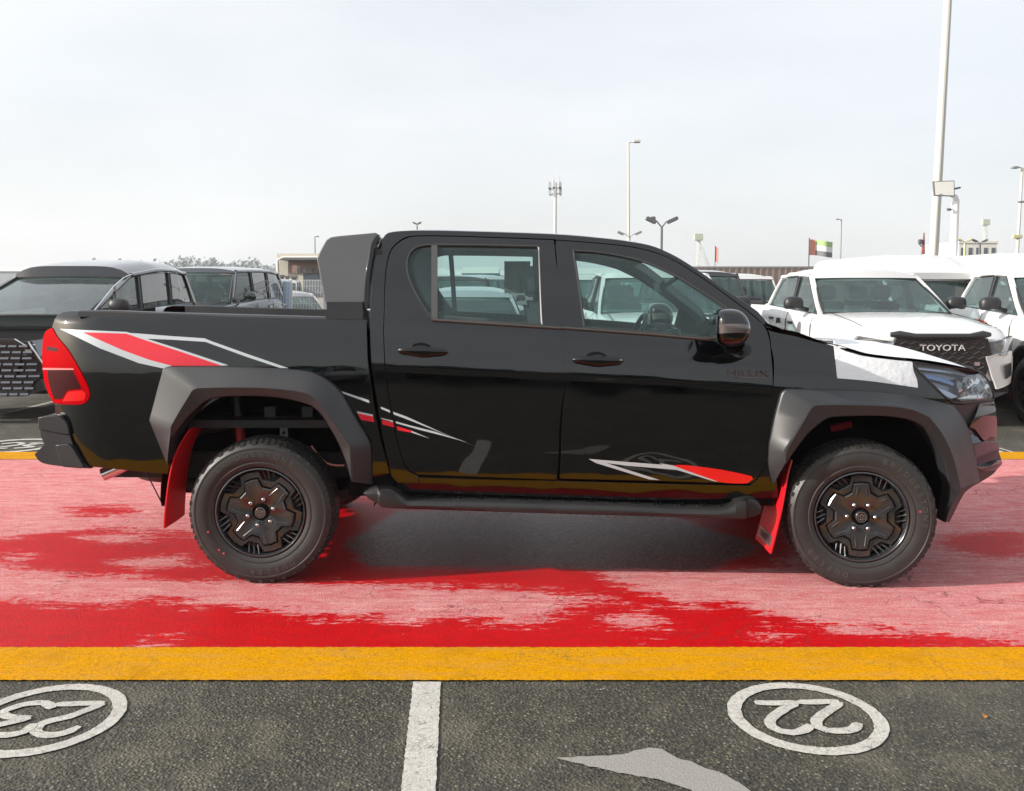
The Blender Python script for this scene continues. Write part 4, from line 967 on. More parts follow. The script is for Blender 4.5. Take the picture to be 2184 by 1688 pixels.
    def ell(cx_, cz_, a_, b_, r_): tube(bm, [(cx_+a_*math.cos(t), .0105, cz_+b_*math.sin(t)) for t in (2*math.pi*i/28 for i in range(28))], r_, 5, closed=True)
    ell(0, 0, .026, .026, .0016); ell(0, 0, .0195, .0135, .0016); ell(0, 0, .0065, .0132, .0014); ell(0, .0065, .0135, .0055, .0014)
    bobj('cap_emblem', bm, STEEL, w, 60)
    return w
def copy_tree(o, parent=None):
    c = o.copy(); C.objects.link(c)
    if parent: c.parent = parent
    for ch in list(o.children): copy_tree(ch, c)
    return c
zr, zf = .3785, .370; xf = 1.785; XRW = -1.303; WY = .038
w1 = wheel('wheel', 16, truck); w1.location = Vector((XRW, yplane(XR)-WY, zr))-Vector(OFF)
w2 = wheel('wheel', 0, truck); w2.location = Vector((xf, yplane(xf)-WY, zf))-Vector(OFF); w2.rotation_euler = (0, 0, R(-7))
w3 = copy_tree(w1, truck); w3.location = Vector((XRW, yplane(XR)+1.80+WY, zr))-Vector(OFF); w3.rotation_euler = (0, 0, R(180))
w4 = copy_tree(w2, truck); w4.location = Vector((xf, yplane(xf)+1.80+WY, zf))-Vector(OFF); w4.rotation_euler = (0, 0, R(173))
# --- wheel housings, chassis, suspension
for xc, zz in ((XR, .42), (xf, .40)):
    for far in (False, True):
        bm = bmesh.new(); rings = []
        for y in (.085, .42):
            rings.append([W3(xc+(.49 if xc > 0 and math.cos(a) > 0 else .57)*math.cos(a), y, zz+.60*max(0, math.sin(a))+(.0 if math.sin(a) >= 0 else .25*math.sin(a)), far) for a in (math.pi*(-.05+1.10*i/24) for i in range(25))])
        loft(bm, rings, False, False)
        r = rings[1]; bm.faces.new([bm.verts.new(p) for p in r]); tb('wheel_housing', bm, GAP, truck, 40)
bm = bmesh.new()
for yl in (.42, 1.28): box(bm, -2.25, 2.3, 4.65+yl-.04, 4.65+yl+.04, .48, .62)
for x in (-2.1, -1.5, -.6, .3, 1.2, 2.1): box(bm, x-.04, x+.04, 4.65+.42, 4.65+1.28, .48, .58)
box(bm, -.75, 1.40, 4.65+.10, 4.65+1.70, .54, .58); box(bm, -.45, .5, 4.65+.5, 4.65+.85, .36, .56, .02)
tb('chassis_frame', bm, UNDER)
bm = bmesh.new(); tube(bm, [(XR, 4.85, zr), (XR, 6.25, zr)], .045, 12); bmesh.ops.create_uvsphere(bm, u_segments=16, v_segments=10, radius=.14, matrix=Matrix.Translation((XR, 5.5, zr)))
tube(bm, [(xf, 4.85, zf), (xf, 6.25, zf)], .035, 10); tb('axle', bm, UNDER)
bm = bmesh.new(); lathe(bm, [(0, -.10), (.20, -.10), (.22, -.08), (.34, -.12), (.375, -.08), (.375, .08), (.34, .12), (.22, .08), (0, .08)], 40, (-1.93, 5.5, .54), 'Z'); tb('spare_wheel', bm, RUB)
for yy in (4.65+.30, 4.65+1.50):
    bm = bmesh.new(); loft(bm, [[(x, yy+a, zr-.02+.16*((x-XR)/.62)**2+b) for a, b in ((-.03, -.03), (.03, -.03), (.03, .02), (-.03, .02))] for x in (XR-.62+.124*k for k in range(11))]); tb('leaf_spring', bm, UNDER)
bm = bmesh.new(); box(bm, -.60, .45, 5.0, 5.5, .33, .54, .03);tb('fuel_tank', bm, UNDER); bm = bmesh.new(); box(bm, .7, 1.4, 5.1, 5.9, .33, .52, .03); tb('gearbox_case', bm, UNDER)
bm = bmesh.new(); x, z = unproj(512, 915, 4.95); tube(bm, [(x-.015, 4.95, z+.12), (x+.01, 4.95, z-.12)], .026, 12); tb('shock_absorber', bm, mat('shock_red', (.45, .02, .03), .35))
bm = bmesh.new(); x, z = unproj(512, 893, 4.95); tube(bm, [(x-.01, 4.95, z+.02), (x-.02, 4.95, z+.12)], .032, 12); tb('shock_boot', bm, TRIM)
bm = bmesh.new(); x, z = unproj(605, 918, 4.92); box(bm, x-.02, x+.022, 4.92, 4.925, z-.05, z+.05); br = tb('suspension_bracket', bm, mat('bracket', (.25, .25, .25), .5, .5))
for dz in (.022, -.014):
    bm = bmesh.new(); lathe(bm, [(0, -.001), (.009, -.001), (.009, .002)], 12, (x, 4.919, z+dz)); tb('bolt_hole', bm, GAP, br)
for px in (575, 655):
    bm = bmesh.new(); x, z = unproj(px, 880, 4.9); box(bm, x-.03, x+.03, 4.9, 4.93, z-.035, z+.03, .004); tube(bm, [(x, 4.895, z), (x, 4.9, z)], .012, 8); tb('body_mount', bm, mat('bracket_dark', (.05, .05, .05), .5))
bm = bmesh.new(); tube(bm, [(lambda q: (q[0], 4.9, q[1]))(unproj(a, b, 4.9)) for a, b in ((562,893),(600,890),(660,896),(730,905))], .006, 6); tb('brake_line', bm, mat('bracket_dark', (), .5))
bm = bmesh.new(); tube(bm, [(lambda q: (q[0], 4.85, q[1]))(unproj(a, b, 4.85)) for a, b in curve([(664,951),(680,973),(697,988),(716,993),(734,993)], False, 4)], .006, 8); tb('filler_hose', bm, mat('copper_hose', (.55, .22, .16), .4, .4))
bm = bmesh.new(); tube(bm, [(lambda q: (q[0], 4.95, q[1]))(unproj(a, b, 4.95)) for a, b in ((1770,915),(1815,905))], .02, 8); tb('front_spring', bm, mat('shock_red', (), .35))
# foam strip in the front arch
bm = bmesh.new(); tube(bm, [(lambda q: (q[0], 4.80, q[1]))(unproj(a, b, 4.80)) for a, b in curve(cF((1265,560),(1310,650),(1355,750),(1390,850),(1410,945)), False, 6)], .014, 8); tb('arch_liner_edge', bm, mat('felt', (.10, .10, .085), .9, var=.5, vscale=120, bump=1, bscale=300))
# exhaust and cable
bm = bmesh.new(); a = Vector((lambda q: (q[0], 4.95, q[1]))(unproj(219, 1013, 4.95))); b = Vector((lambda q: (q[0], 4.98, q[1]))(unproj(268, 991, 4.98)))
dirn = (b-a).normalized(); r = .036
rings = tube(bm, [a, b], r, 24, caps=False); ex = tb('exhaust_pipe', bm, CHROME)
bm = bmesh.new(); tube(bm, [a+dirn*.004, b], r-.004, 20, caps=False); bm.faces.new([bm.verts.new(v) for v in [b+Vector((0, 0, 0))+dirn.orthogonal().normalized()*.0+Vector((0, math.cos(t)*r, math.sin(t)*r)) for t in (2*math.pi*i/12 for i in range(12))]]); tb('exhaust_bore', bm, mat('soot', (.08, .07, .06), .5, .7), ex)
bm = bmesh.new(); tube(bm, [b-dirn*.01, b+dirn*.45, b+dirn*.45+Vector((.4, 0, .05))], .026, 12); tb('exhaust_run', bm, UNDER)
bm = bmesh.new(); tube(bm, [(lambda q: (q[0], 4.85, q[1]))(unproj(p, q_, 4.85)) for p, q_ in ((300,998),(318,1020),(345,1073),(352,1080))], .0035, 6); tb('loose_cable', bm, TRIM)
# --- cabin
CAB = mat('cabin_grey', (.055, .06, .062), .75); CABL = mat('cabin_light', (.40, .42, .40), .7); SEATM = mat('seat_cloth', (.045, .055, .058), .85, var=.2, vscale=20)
bm = bmesh.new(); box(bm, -.62, 1.45, 4.72, 6.38, .58, .62); tb('cabin_floor', bm, CAB)
for far in (False, True):
    bm = bmesh.new(); rings = []
    for i in range(12):
        x = -.55+i*.17; z = zb(x)-.03; rings.append([W3(x, yside(x, z)+.05, z, far), W3(x, .14, z, far), W3(x, .16, z-.15, far), W3(x, .15, .62, far), W3(x, .12, .62, far)])
    loft(bm, rings); tb('door_card', bm, CAB)
    # pillar trims
    bm = bmesh.new(); 
    for (x0, z0, x1, z1, w) in ((.27, 1.30, .22, 1.76, .035),):
        a, b = W3(x0, yside(x0, z0)+.05, z0, far), W3(x1, yside(x1, z1)+.035, z1, far); tube(bm, [a, b], [w, w*.8], 8)
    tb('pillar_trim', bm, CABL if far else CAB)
def seat(cx_, cyl, name='front_seat'):
    s = bpy.data.objects.new(name, None); C.objects.link(s); s.parent = truck
    def bx(nm, x0, x1, w, z0, z1, lean=0, bev=.03):
        bm = bmesh.new(); box(bm, cx_+x0, cx_+x1, 4.65+cyl-w, 4.65+cyl+w, z0, z1, bev)
        for v in bm.verts: v.co.x += lean*(v.co.z-z0)
        tb(nm, bm, SEATM, s)
    bx('seat_cushion', -.05, .46, .25, .80, .95); bx('backrest', -.14, .0, .25, .90, 1.46, -.22); bx('headrest', -.27, -.17, .13, 1.49, 1.66, -.1)
    return s
seat(.33, .45); seat(.33, 1.35)
bm = bmesh.new(); box(bm, -.28, .15, 4.80, 6.30, .80, .94, .03); s = tb('rear_bench', bm, SEATM)
bm = bmesh.new(); box(bm, -.52, -.38, 4.80, 6.30, .90, 1.38, .03)
for v in bm.verts: v.co.x -= .15*(v.co.z-.9)
tb('rear_backrest', bm, SEATM)
bm = bmesh.new(); box(bm, 1.02, 1.42, 4.80, 6.30, .95, 1.22, .03); box(bm, .92, 1.04, 5.80, 6.16, 1.12, 1.31, .04); tb('dashboard', bm, CAB)
bm = bmesh.new(); box(bm, .955, .97, 5.86, 6.08, 1.17, 1.27, .004); tb('instrument_panel', bm, GLOSSB)
bm = bmesh.new(); box(bm, .985, 1.0, 5.36, 5.62, 1.13, 1.30, .004); tb('centre_screen', bm, mat('screen_glass', (.18, .24, .24), .1))
sw = bpy.data.objects.new('steering_wheel', None); C.objects.link(sw); sw.parent = truck
bm = bmesh.new(); cxw = Vector((.80, 5.98, 1.20)); u = Vector((0, 1, 0)); v_ = Vector((.42, 0, .9)).normalized()
tube(bm, [cxw+(u*math.cos(t)+v_*math.sin(t))*.185 for t in (2*math.pi*i/32 for i in range(32))], .016, 8, closed=True); tb('steering_rim', bm, TRIM, sw)
bm = bmesh.new()
for t in (0, math.pi, -math.pi/2): tube(bm, [cxw, cxw+(u*math.cos(t)+v_*math.sin(t))*.18], .015, 6)
bmesh.ops.create_uvsphere(bm, u_segments=12, v_segments=8, radius=.06, matrix=Matrix.Translation(cxw)); tb('steering_spokes', bm, TRIM, sw)
bm = bmesh.new(); x, z = unproj(1408, 612, 5.5); box(bm, x-.02, x+.02, 5.38, 5.64, z-.035, z+.035, .012); tube(bm, [(x+.02, 5.51, z), (x+.14, 5.51, z+.08)], .014, 8)
for v in bm.verts: v.co.x += .0
tb('rear_view_mirror', bm, TRIM)
bm = bmesh.new(); x0, z0 = unproj(1076, 626, 6.32); x1, z1 = unproj(1130, 559, 6.32)
v4 = []
for (x, z) in ((x0, z0), (x1, z0), (x1, z1), (x0, z1)):
    v4.append((x, yplane(x)+1.80-yside(x, z)-.02, z))
loft(bm, [v4, [(a, b+.002, c) for a, b, c in v4]]); tb('window_sheet', bm, mat('paper', (.70, .74, .68), .8))
bm = bmesh.new()
for k in range(7):
    zz = lerp(z0, z1, .15+.11*k); tube(bm, [(x0+.02, yplane(x0)+1.80-yside(x0, zz)-.022, zz), (x1-.02-.02*(k % 3), yplane(x0)+1.80-yside(x0, zz)-.022, zz)], .0022, 4)
tb('sheet_print', bm, mat('print_grey', (.12, .13, .13), .8))['kind'] = 'stuff'
# roof aerial
bm = bmesh.new(); x, z = unproj(1355, 519, 5.5); loft(bm, [[(x-.06, 5.49, z-.03), (x+.06, 5.49, z-.03), (x+.06, 5.51, z-.03), (x-.06, 5.51, z-.03)], [(x-.03, 5.497, z+.01), (x+.0, 5.497, z+.01), (x+.0, 5.503, z+.01), (x-.03, 5.503, z+.01)]]); tb('roof_aerial', bm, GLOSSB)
bm = bmesh.new(); x, z = unproj(1660, 681, 4.9); tube(bm, [(x, 4.9, z-.02), (x, 4.9, z+.008)], [.014, .010], 8); tb('washer_nozzle', bm, TRIM)
bpy.context.view_layer.update()

# ================================================================== VEHICLES BEHIND
def AT(px, Y): return (px-CX)/F*Y
def HZ(py, Y): return CAMH+(HY-py)/F*Y
WHITEP = mat('white_car_paint', (.60, .60, .60), .25, 0, .6, var=.02); BLACKV = mat('black_car_paint', (.010, .011, .014), .14, 0, 1, dust=.15)
GREYP = mat('slate_car_paint', (.060, .068, .085), .22, .3, 1, dust=.1); SILVP = mat('silver_car_paint', (.42, .45, .47), .25, .5, 1)
GLASSB = glass('car_glass', (.50, .66, .64), 1.1, .16, (.16, .24, .24)); GLASSP = glass('privacy_glass', (.13, .15, .15), 2.2, .30, (.10, .11, .115))
HEADL = mat('headlamp_unit', (.20, .22, .25), .12, .5, 1); DARKP = mat('dark_plastic', (.018, .018, .02), .45)
def ssub(bm): return bm
def cut_arches(o, L, hw, wys, r, zc_):
    """round wheel arches cut into a closed body"""
    bm = bmesh.new()
    for y in wys:
        for s in (-1, 1):
            M = Matrix.Translation((s*(hw+.05), y, zc_)) @ Matrix.Rotation(R(90), 4, 'Y')
            bmesh.ops.create_cone(bm, cap_ends=True, segments=28, radius1=r, radius2=r, depth=.66, matrix=M)
    me = bpy.data.meshes.new('c'); bm.to_mesh(me); bm.free(); c = bpy.data.objects.new('c', me); C.objects.link(c)
    md = o.modifiers.new('b', 'BOOLEAN'); md.object = c; md.operation = 'DIFFERENCE'; md.solver = 'EXACT'
    p = o.parent; o.parent = None
    dg = bpy.context.evaluated_depsgraph_get(); nm = bpy.data.meshes.new_from_object(o.evaluated_get(dg))
    o.modifiers.clear(); o.data = nm; o.parent = p; bpy.data.objects.remove(c)
    bm = bmesh.new(); bm.from_mesh(nm)
    for f in bm.faces: f.smooth = True
    for e in bm.edges: e.smooth = not (len(e.link_faces) == 2 and e.calc_face_angle(0) > R(32))
    bm.to_mesh(nm); bm.free()
def vbody(st, squash=1.0):
    """st: (y, halfwidth, zbottom, ztop, crown)"""
    rings = []
    for y, hw, zb_, zt, cr_ in st:
        h = zt-zb_
        half = [(0, zb_), (hw*.55, zb_), (hw*.90, zb_+.01), (hw*.975, zb_+.07), (hw, zb_+h*.30), (hw+.004, zb_+h*.52), (hw, zb_+h*.66), (hw-.012, zt-.12), (hw-.035, zt-.05), (hw-.075, zt-.012), (hw-.15, zt+cr_*.25), (hw*.62, zt+cr_*.7), (hw*.35, zt+cr_*.93), (0, zt+cr_)]
        rings.append([(x, y, z) for x, z in half]+[(-x, y, z) for x, z in reversed(half[1:-1])])
    return rings
def simple_wheel(parent, x, y, r, side, rimm, w=.24):
    wl = bpy.data.objects.new('wheel', None); C.objects.link(wl); wl.parent = parent; wl.location = (x, y, r)
    s = side
    bm = bmesh.new(); lathe(bm, [(a*r, -s*b) for a, b in ((.62, .03), (.66, .008), (.85, 0), (.93, .02), (1, .045), (1, w-.04), (.9, w), (.6, w-.02))], 36, axis='X'); bobj('tyre', bm, RUB, wl, 40)
    bm = bmesh.new(); lathe(bm, [(a*r, -s*b) for a, b in ((0, .10), (.60, .10), (.61, .02), (.64, .015))], 36, axis='X')
    bobj('rim', bm, DARKP, wl, 40)
    bm = bmesh.new()
    for k in range(6):
        a = 2*math.pi*k/6+.3; 
        d = Vector((0, math.cos(a), math.sin(a))); t = Vector((0, -math.sin(a), math.cos(a)))
        P = [d*.05*r+t*.10*r, d*.58*r+t*.11*r, d*.58*r-t*.11*r, d*.05*r-t*.10*r]
        loft(bm, [[p+Vector((-s*.035, 0, 0)) for p in P], [p+Vector((-s*.075, 0, 0)) for p in P]])
    lathe(bm, [(0, -s*.025), (.13*r, -s*.03), (.15*r, -s*.06)], 14, axis='X')
    bobj('rim_spokes', bm, rimm, wl, 30)
def vehicle(name, label, cat, x, y, rz=0, group=None, paint=None, kind='pickup', L=5.3, hw=.93, zr=1.82, belt=1.27, cowl=(1.45, 1.20), nose_z=1.04,
            roof=(2.28, 3.55), cab_end=3.78, pillars=(2.62,), wr=.66, glassm=None, rear_glassm=None, wheels=(.95, 4.03), wr_=.385, flares=False, mirror=DARKP, roof_front_z=None, side_detail=True, front=None, rim=None, belt_rise=.05, hoodcrown=.06, lean=0, cap=0, rt=.035):
    paint = paint or WHITEP; glassm = glassm or GLASSB; rear_glassm = rear_glassm or glassm
    v = thing(name, label, cat, (x, y, 0), rz, group)
    cy, cz = cowl; ce = cab_end
    belt_at = lambda yy: lerp(cz, belt+belt_rise, min(1, max(0, (yy-cy)/(ce-cy))))**1.0
    st = [(0.0, hw*.74, .50, nose_z-.16, .01), (.05, hw*.84, .44, nose_z-.05, .02), (.14, hw*.92, .41, nose_z, .03), (.32, hw*.975, .40, lerp(nose_z, cz, .35), hoodcrown*.7), (.65, hw, .40, lerp(nose_z, cz, .60), hoodcrown), (1.05, hw, .39, lerp(nose_z, cz, .82), hoodcrown), (cy, hw, .39, cz, hoodcrown*.6)]
    for k in range(1, 5): yy = lerp(cy, ce, k/4); st.append((yy, hw, .39, belt_at(yy), 0.0))
    if L > ce+.2:
        st += [(ce+.02, hw, .40, belt_at(ce)+.02, 0), (L-.15, hw, .44, belt_at(ce)+.03, 0), (L, hw*.97, .5, belt_at(ce)+.0, 0)]
    else: st += [(L, hw*.94, .5, belt_at(ce)-.02, 0)]
    bm = bmesh.new(); loft(bm, vbody(st)); body = bobj('body', bm, paint, v, 32)
    cut_arches(body, L, hw, wheels, wr_+.075, wr_+.03)
    # greenhouse on the side plane
    rf, rr = roof; zf = roof_front_z or zr-.03; wb = hw-.085
    def SP(yy, t, s, inset=0):   # t 0 belt .. 1 roof line
        zb__ = belt_at(yy)-.01; ztop = lerp(zf, zr, min(1, max(0, (yy-rf)/(.45*(rr-rf)+.01))))-.035-rt
        if yy > rr-.3: ztop -= .03
        bx_ = lerp(wb, wr+.06, t**1.15)-inset
        return Vector((s*bx_, yy, lerp(zb__, ztop, t)))
    # each pillar: (y at belt, y at roof, width)
    pil = [(cy+.06, rf-.02, .085)]+[(p, p+lean*.0+.05, .10) for p in pillars]+[(ce-.03, rr-.06, .16)]
    for s in (-1, 1):
        for i, (y0, y1, w) in enumerate(pil):
            bm = bmesh.new(); rg = []
            for k in range(7):
                t = k/6; yy = lerp(y0, y1, t); a = SP(yy, t, s); ww = w*(1-.2*t)
                rg.append([a+Vector((0, -ww/2, 0)), a+Vector((0, ww/2, 0)), a+Vector((-s*.05, ww/2, 0)), a+Vector((-s*.05, -ww/2, 0))])
            loft(bm, rg); bobj('pillar', bm, paint if i in (0, len(pil)-1) else DARKP, v, 40)
        for i, ((a0, a1, aw), (b0, b1, bw_)) in enumerate(zip(pil, pil[1:])):
            bm = bmesh.new(); rg = []
            for k in range(7):
                t = k/6; ya = lerp(a0, a1, t)+.03; yb_ = lerp(b0, b1, t)-.03
                rg.append([SP(lerp(ya, yb_, q/6), t, s, .018) for q in range(7)])
            loft(bm, rg, False, False); bobj('side_window', bm, glassm if i == 0 else rear_glassm, v, None)
            bm = bmesh.new(); fr = [SP(a0+.045, .02, s)]+[SP(lerp(a0, a1, t)+.045, t, s) for t in (.5, .97)]+[SP(lerp(b0, b1, t)-.045, t, s) for t in (.97, .5, .02)]
            tube(bm, [p+Vector((s*.002, 0, 0)) for p in fr], .007, 5, closed=True); bobj('window_frame', bm, DARKP, v, None)
        bm = bmesh.new(); tube(bm, [SP(lerp(rf, rr, k/10), 1.0, s, .02)+Vector((0, 0, .0)) for k in range(11)], .035, 8); bobj('roof_rail', bm, paint, v, 50)
    # roof
    bm = bmesh.new(); rg = []
    for k in range(13):
        t = k/12; yy = lerp(rf-.05, rr, t); a = SP(min(max(yy, rf), rr), 1, 1); x_ = a.x; z_ = a.z; drop = .03*(1-min(1, t/.12))+.05*max(0, (t-.9)/.1)**2
        row = []
        for q in range(15):
            u = 2*q/14-1; row.append((x_*u, yy-.05*(1-u*u)*(1 if t < .02 else 0), z_+(.060+rt)*(1-abs(u)**(2.6+rt*25))-drop*(1-abs(u)**4)))
        rg.append(row)
    for rr0, e_, s_ in ((rg[0], -.045, 0), (rg[-1], .03, -1)):
        nr = [(a*1.0, b+e_, lerp(c, z_0, .9)) for (a, b, c), z_0 in zip(rr0, [SP(rf if s_ == 0 else rr, 1, 1).z-.035]*15)]
        if s_ == 0: rg.insert(0, nr)
        else: rg.append(nr)
    top = loft(bm, rg, False, False); bobj('roof', bm, paint, v, 40)
    bm = bmesh.new(); loft(bm, [[(p[0]*.97, p[1], p[2]-.04) for p in r] for r in rg], False, False); bobj('headliner', bm, mat('headliner', (), .9), v, 40)
    if cap:
        bm = bmesh.new(); rg = []
        for k in range(15):
            t = k/14; yy = lerp(rf-.18, rr+.10, t); z_ = zr-.03; e = min(1, t/.16)**.5*min(1, (1-t)/.06)**.5; row = []
            for q in range(19):
                a = math.pi*q/18; row.append((-(wr+.10)*math.copysign(abs(math.cos(a))**.45, math.cos(a)), yy, z_-.06+(cap+.06)*math.sin(a)**.42*(.25+.75*e)))
            rg.append(row)
        loft(bm, rg); bobj('high_roof', bm, paint, v, 35)
    # windscreen and rear window
    for nm, (yb0, yt0), fwd, gm in (('windscreen', (cy, rf-.05), -1, glassm), ('rear_window', (ce-.02, rr-.01), 1, rear_glassm)):
        bm = bmesh.new(); rg = []
        for k in range(7):
            t = k/6; yy = lerp(yb0, yt0, t); a = SP(yy if fwd < 0 else min(yy, ce), 0 if t == 0 else t, 1, .045)
            zz = lerp(SP(yb0, 0, 1).z+(.02 if fwd < 0 else 0), SP(yt0, 1, 1).z-.03, t)
            rg.append([(a.x*u, yy+fwd*.07*(1-u*u), zz+.012*(1-u*u)) for u in (q/6-1 for q in range(13))])
        loft(bm, rg, False, False); bobj(nm, bm, gm, v, None)
        bm = bmesh.new(); loop = rg[0]+[r[-1] for r in rg[1:]]+list(reversed(rg[-1]))[1:]+[r[0] for r in reversed(rg[1:-1])]
        tube(bm, [Vector(p)+Vector((0, fwd*.004, .002)) for p in loop], .016, 5, closed=True); bobj('window_frame', bm, DARKP, v, None)
    # cabin
    bm = bmesh.new(); box(bm, -wb+.02, wb-.02, cy+.15, ce-.1, .6, cz-.12); box(bm, -wb+.05, wb-.05, cy+.05, cy+.45, cz-.15, cz-.0, .03)
    bobj('dashboard', bm, CAB, v, None)
    for sy in ((cy+ce)/2-.10, (cy+ce)/2+.75):
        if sy > ce-.3: continue
        for sx in (-.38, .38):
            bm = bmesh.new(); box(bm, sx-.24, sx+.24, sy, sy+.12, .9, min(1.38, zr-.35), .04); box(bm, sx-.13, sx+.13, sy+.04, sy+.12, 1.40, min(1.60, zr-.18), .03); bobj('seat', bm, SEATM, v, 30)
    bm = bmesh.new(); cw_ = Vector((-.38 if x > -100 else .38, cy+.42, cz+.02)); cw_.x = .38
    tube(bm, [cw_+Vector((math.cos(a)*.18, .07*math.sin(a), math.sin(a)*.17)) for a in (2*math.pi*k/20 for k in range(20))], .014, 6, closed=True); bobj('steering_wheel', bm, TRIM, v, None)
    # mirrors, handles, seams, wheels
    for s in (-1, 1):
        bm = bmesh.new(); c = Vector((s*(hw+.13), cy+.40, cz+.13))
        bmesh.ops.create_uvsphere(bm, u_segments=16, v_segments=10, radius=1, matrix=Matrix.Translation(c) @ Matrix.Diagonal((.125, .085, .095, 1)))
        for q in bm.verts:
            d_ = q.co-c; f_ = lambda a, m: math.copysign(abs(a/m)**.72, a)*m
            q.co = c+Vector((f_(d_.x, .125), f_(d_.y, .085), max(f_(d_.z, .095), -.055-.03*abs(d_.x)/.125)))
        tube(bm, [c+Vector((-s*.08, 0, -.05)), c+Vector((-s*.20, .03, -.08))], .028, 8); bobj('door_mirror', bm, mirror, v, 40)
        if side_detail:
            for i, yy in enumerate(list(pillars)[:2]+[ce-.25] if kind != 'van' else pillars[:2]):
                bm = bmesh.new(); box(bm, s*hw-.012, s*hw+.020, yy-.30, yy-.10, belt_at(yy)-.20, belt_at(yy)-.165, .01); bobj('door_handle', bm, mirror, v, 30)
            for yy in [cy+.12]+list(pillars):
                bm = bmesh.new(); tube(bm, [Vector((s*(hw+.0005), yy, .5)), Vector((s*(hw+.003), yy, .85)), Vector((s*(hw-.001), yy, belt_at(yy)-.16)), Vector((s*(hw-.035), yy, belt_at(yy)-.05))], .006, 4); bobj('door_seam', bm, GAP, v, None)
        for wy in wheels:
            simple_wheel(v, s*(hw+.005+(.04 if flares else 0)), wy, wr_, s, rim or DARKP)
            bm = bmesh.new(); lathe(bm, [(wr_+.07, -.30), (wr_+.07, .0)], 20, (s*hw, wy, wr_+.03), 'X')
            for q in bm.verts: q.co.x = s*hw-s*abs(q.co.x-s*hw)-s*.006
            bobj('wheel_housing', bm, GAP, v, None)
            if flares:
                bm = bmesh.new(); rg = []
                for k in range(15):
                    a = math.pi*(-.08+1.16*k/14); c_, s_ = math.cos(a), math.sin(a)
                    rg.append([(s*(hw+b), wy+rr_*c_, wr_+.03+rr_*s_) for rr_, b in ((wr_+.17, -.01), (wr_+.16, .02), (wr_+.10, .065), (wr_+.07, .06), (wr_+.07, -.02))])
                loft(bm, rg, False, False); bobj('wheel_arch_flare', bm, DARKP, v, 30)
        bm = bmesh.new(); box(bm, s*(hw*.62), s*(hw*.86), -.0, .0, 0, 0) if False else None
        bm.free()
    for s in (-1, 1):
        bm = bmesh.new(); tube(bm, [Vector((s*hw*.80, yy, lerp(nose_z, cz, f_)+hoodcrown*.42+.004)) for yy, f_ in ((.34, .36), (.65, .60), (1.05, .82), (cy-.05, .99))], .0035, 4); bobj('bonnet_seam', bm, GAP, v, None)
        bm = bmesh.new(); tube(bm, [Vector((s*(hw+.002), wheels[0]+.52, .62)), Vector((s*(hw-.012), wheels[0]+.50, cz-.13))], .004, 4) if wheels[0]+.52 < cy else None; bobj('wing_seam', bm, GAP, v, None)
    bm = bmesh.new(); box(bm, -hw*.85, hw*.85, .3, L-.3, .32, .42); bobj('underbody', bm, UNDER, v, None)
    if kind == 'pickup':
        bm = bmesh.new(); box(bm, -hw+.12, hw-.12, ce+.12, L-.12, belt_at(ce)+.028, belt_at(ce)+.034); bobj('bed_cover', bm, DARKP, v, None)
        for s in (-1, 1):
            bm = bmesh.new(); box(bm, s*(hw-.045)-.03, s*(hw-.045)+.03, ce+.06, L-.08, belt_at(ce)+.0, belt_at(ce)+.05, .008); bobj('bed_rail_cap', bm, DARKP, v, None)
    # front end
    def fx(yy, zz, u):   # a point on the rounded nose
        return Vector((u, yy+float(np.interp(abs(u/hw), (0, .5, .74, .84, .92, .975, 1.0), (-.012, -.010, -.004, .042, .128, .30, .34))), zz))
    def npatch(nm, pts, m, y0=-.015, th=.03, parent=v, sub=5):
        bm = bmesh.new(); P = []
        for a, b in zip(pts, pts[1:]+pts[:1]):
            for k in range(sub): P.append((lerp(a[0], b[0], k/sub), lerp(a[1], b[1], k/sub)))
        rg = [[fx(y0+dd, z_, u_) for u_, z_ in P] for dd in (th, 0)]
        vr = loft(bm, rg, True, False); f = bm.faces.new(vr[1]); bmesh.ops.triangulate(bm, faces=[f])
        return bobj(nm, bm, m, parent, 25)
    z0 = nose_z
    for s in (-1, 1):
        hlp = [(s*hw*.56, z0-.06), (s*hw*.92, z0-.0), (s*hw*.97, z0-.12), (s*hw*.86, z0-.22), (s*hw*.60, z0-.20)]
        o = npatch('headlamp', hlp, HEADL, -.02, .08)
        o2 = npatch('lamp_projector', [(s*hw*.68+.045*math.cos(t)*s, z0-.12+.045*math.sin(t)) for t in (math.pi*2*k/8 for k in range(8))], CHROME, -.03, .02, o, 1)
        npatch('fog_lamp_recess', [(s*hw*.66, .66), (s*hw*.90, .74), (s*hw*.92, .55), (s*hw*.72, .50)], DARKP, -.012, .03)
    npatch('grille', [(-hw*.54, z0-.02), (hw*.54, z0-.02), (hw*.60, z0-.22), (hw*.52, .56), (-hw*.52, .56), (-hw*.60, z0-.22)], mat('grille_black', (), .4), -.03, .06)
    npatch('lower_bumper', [(-hw*.80, .53), (hw*.80, .53), (hw*.84, .40), (hw*.6, .33), (-hw*.6, .33), (-hw*.84, .40)], DARKP, -.03, .08)
    bm = bmesh.new()
    for k in range(8):
        zz = z0-.07-k*.055; r_ = hw*.50
        if zz < .58: break
        tube(bm, [fx(-.034, zz+(.014 if (q+k) % 2 else -.014), lerp(-r_, r_, q/16)) for q in range(17)], .006, 4)
    g_ = bobj('grille_mesh', bm, mat('grille_bar', (.10, .10, .10), .3, .5), v, None); g_['kind'] = 'stuff'
    bm = bmesh.new(); box(bm, -.26, .26, -.05, -.035, .40, .50); bobj('plate_holder', bm, DARKP, v, None)
    if front: front(v, fx, npatch, z0)
    return v

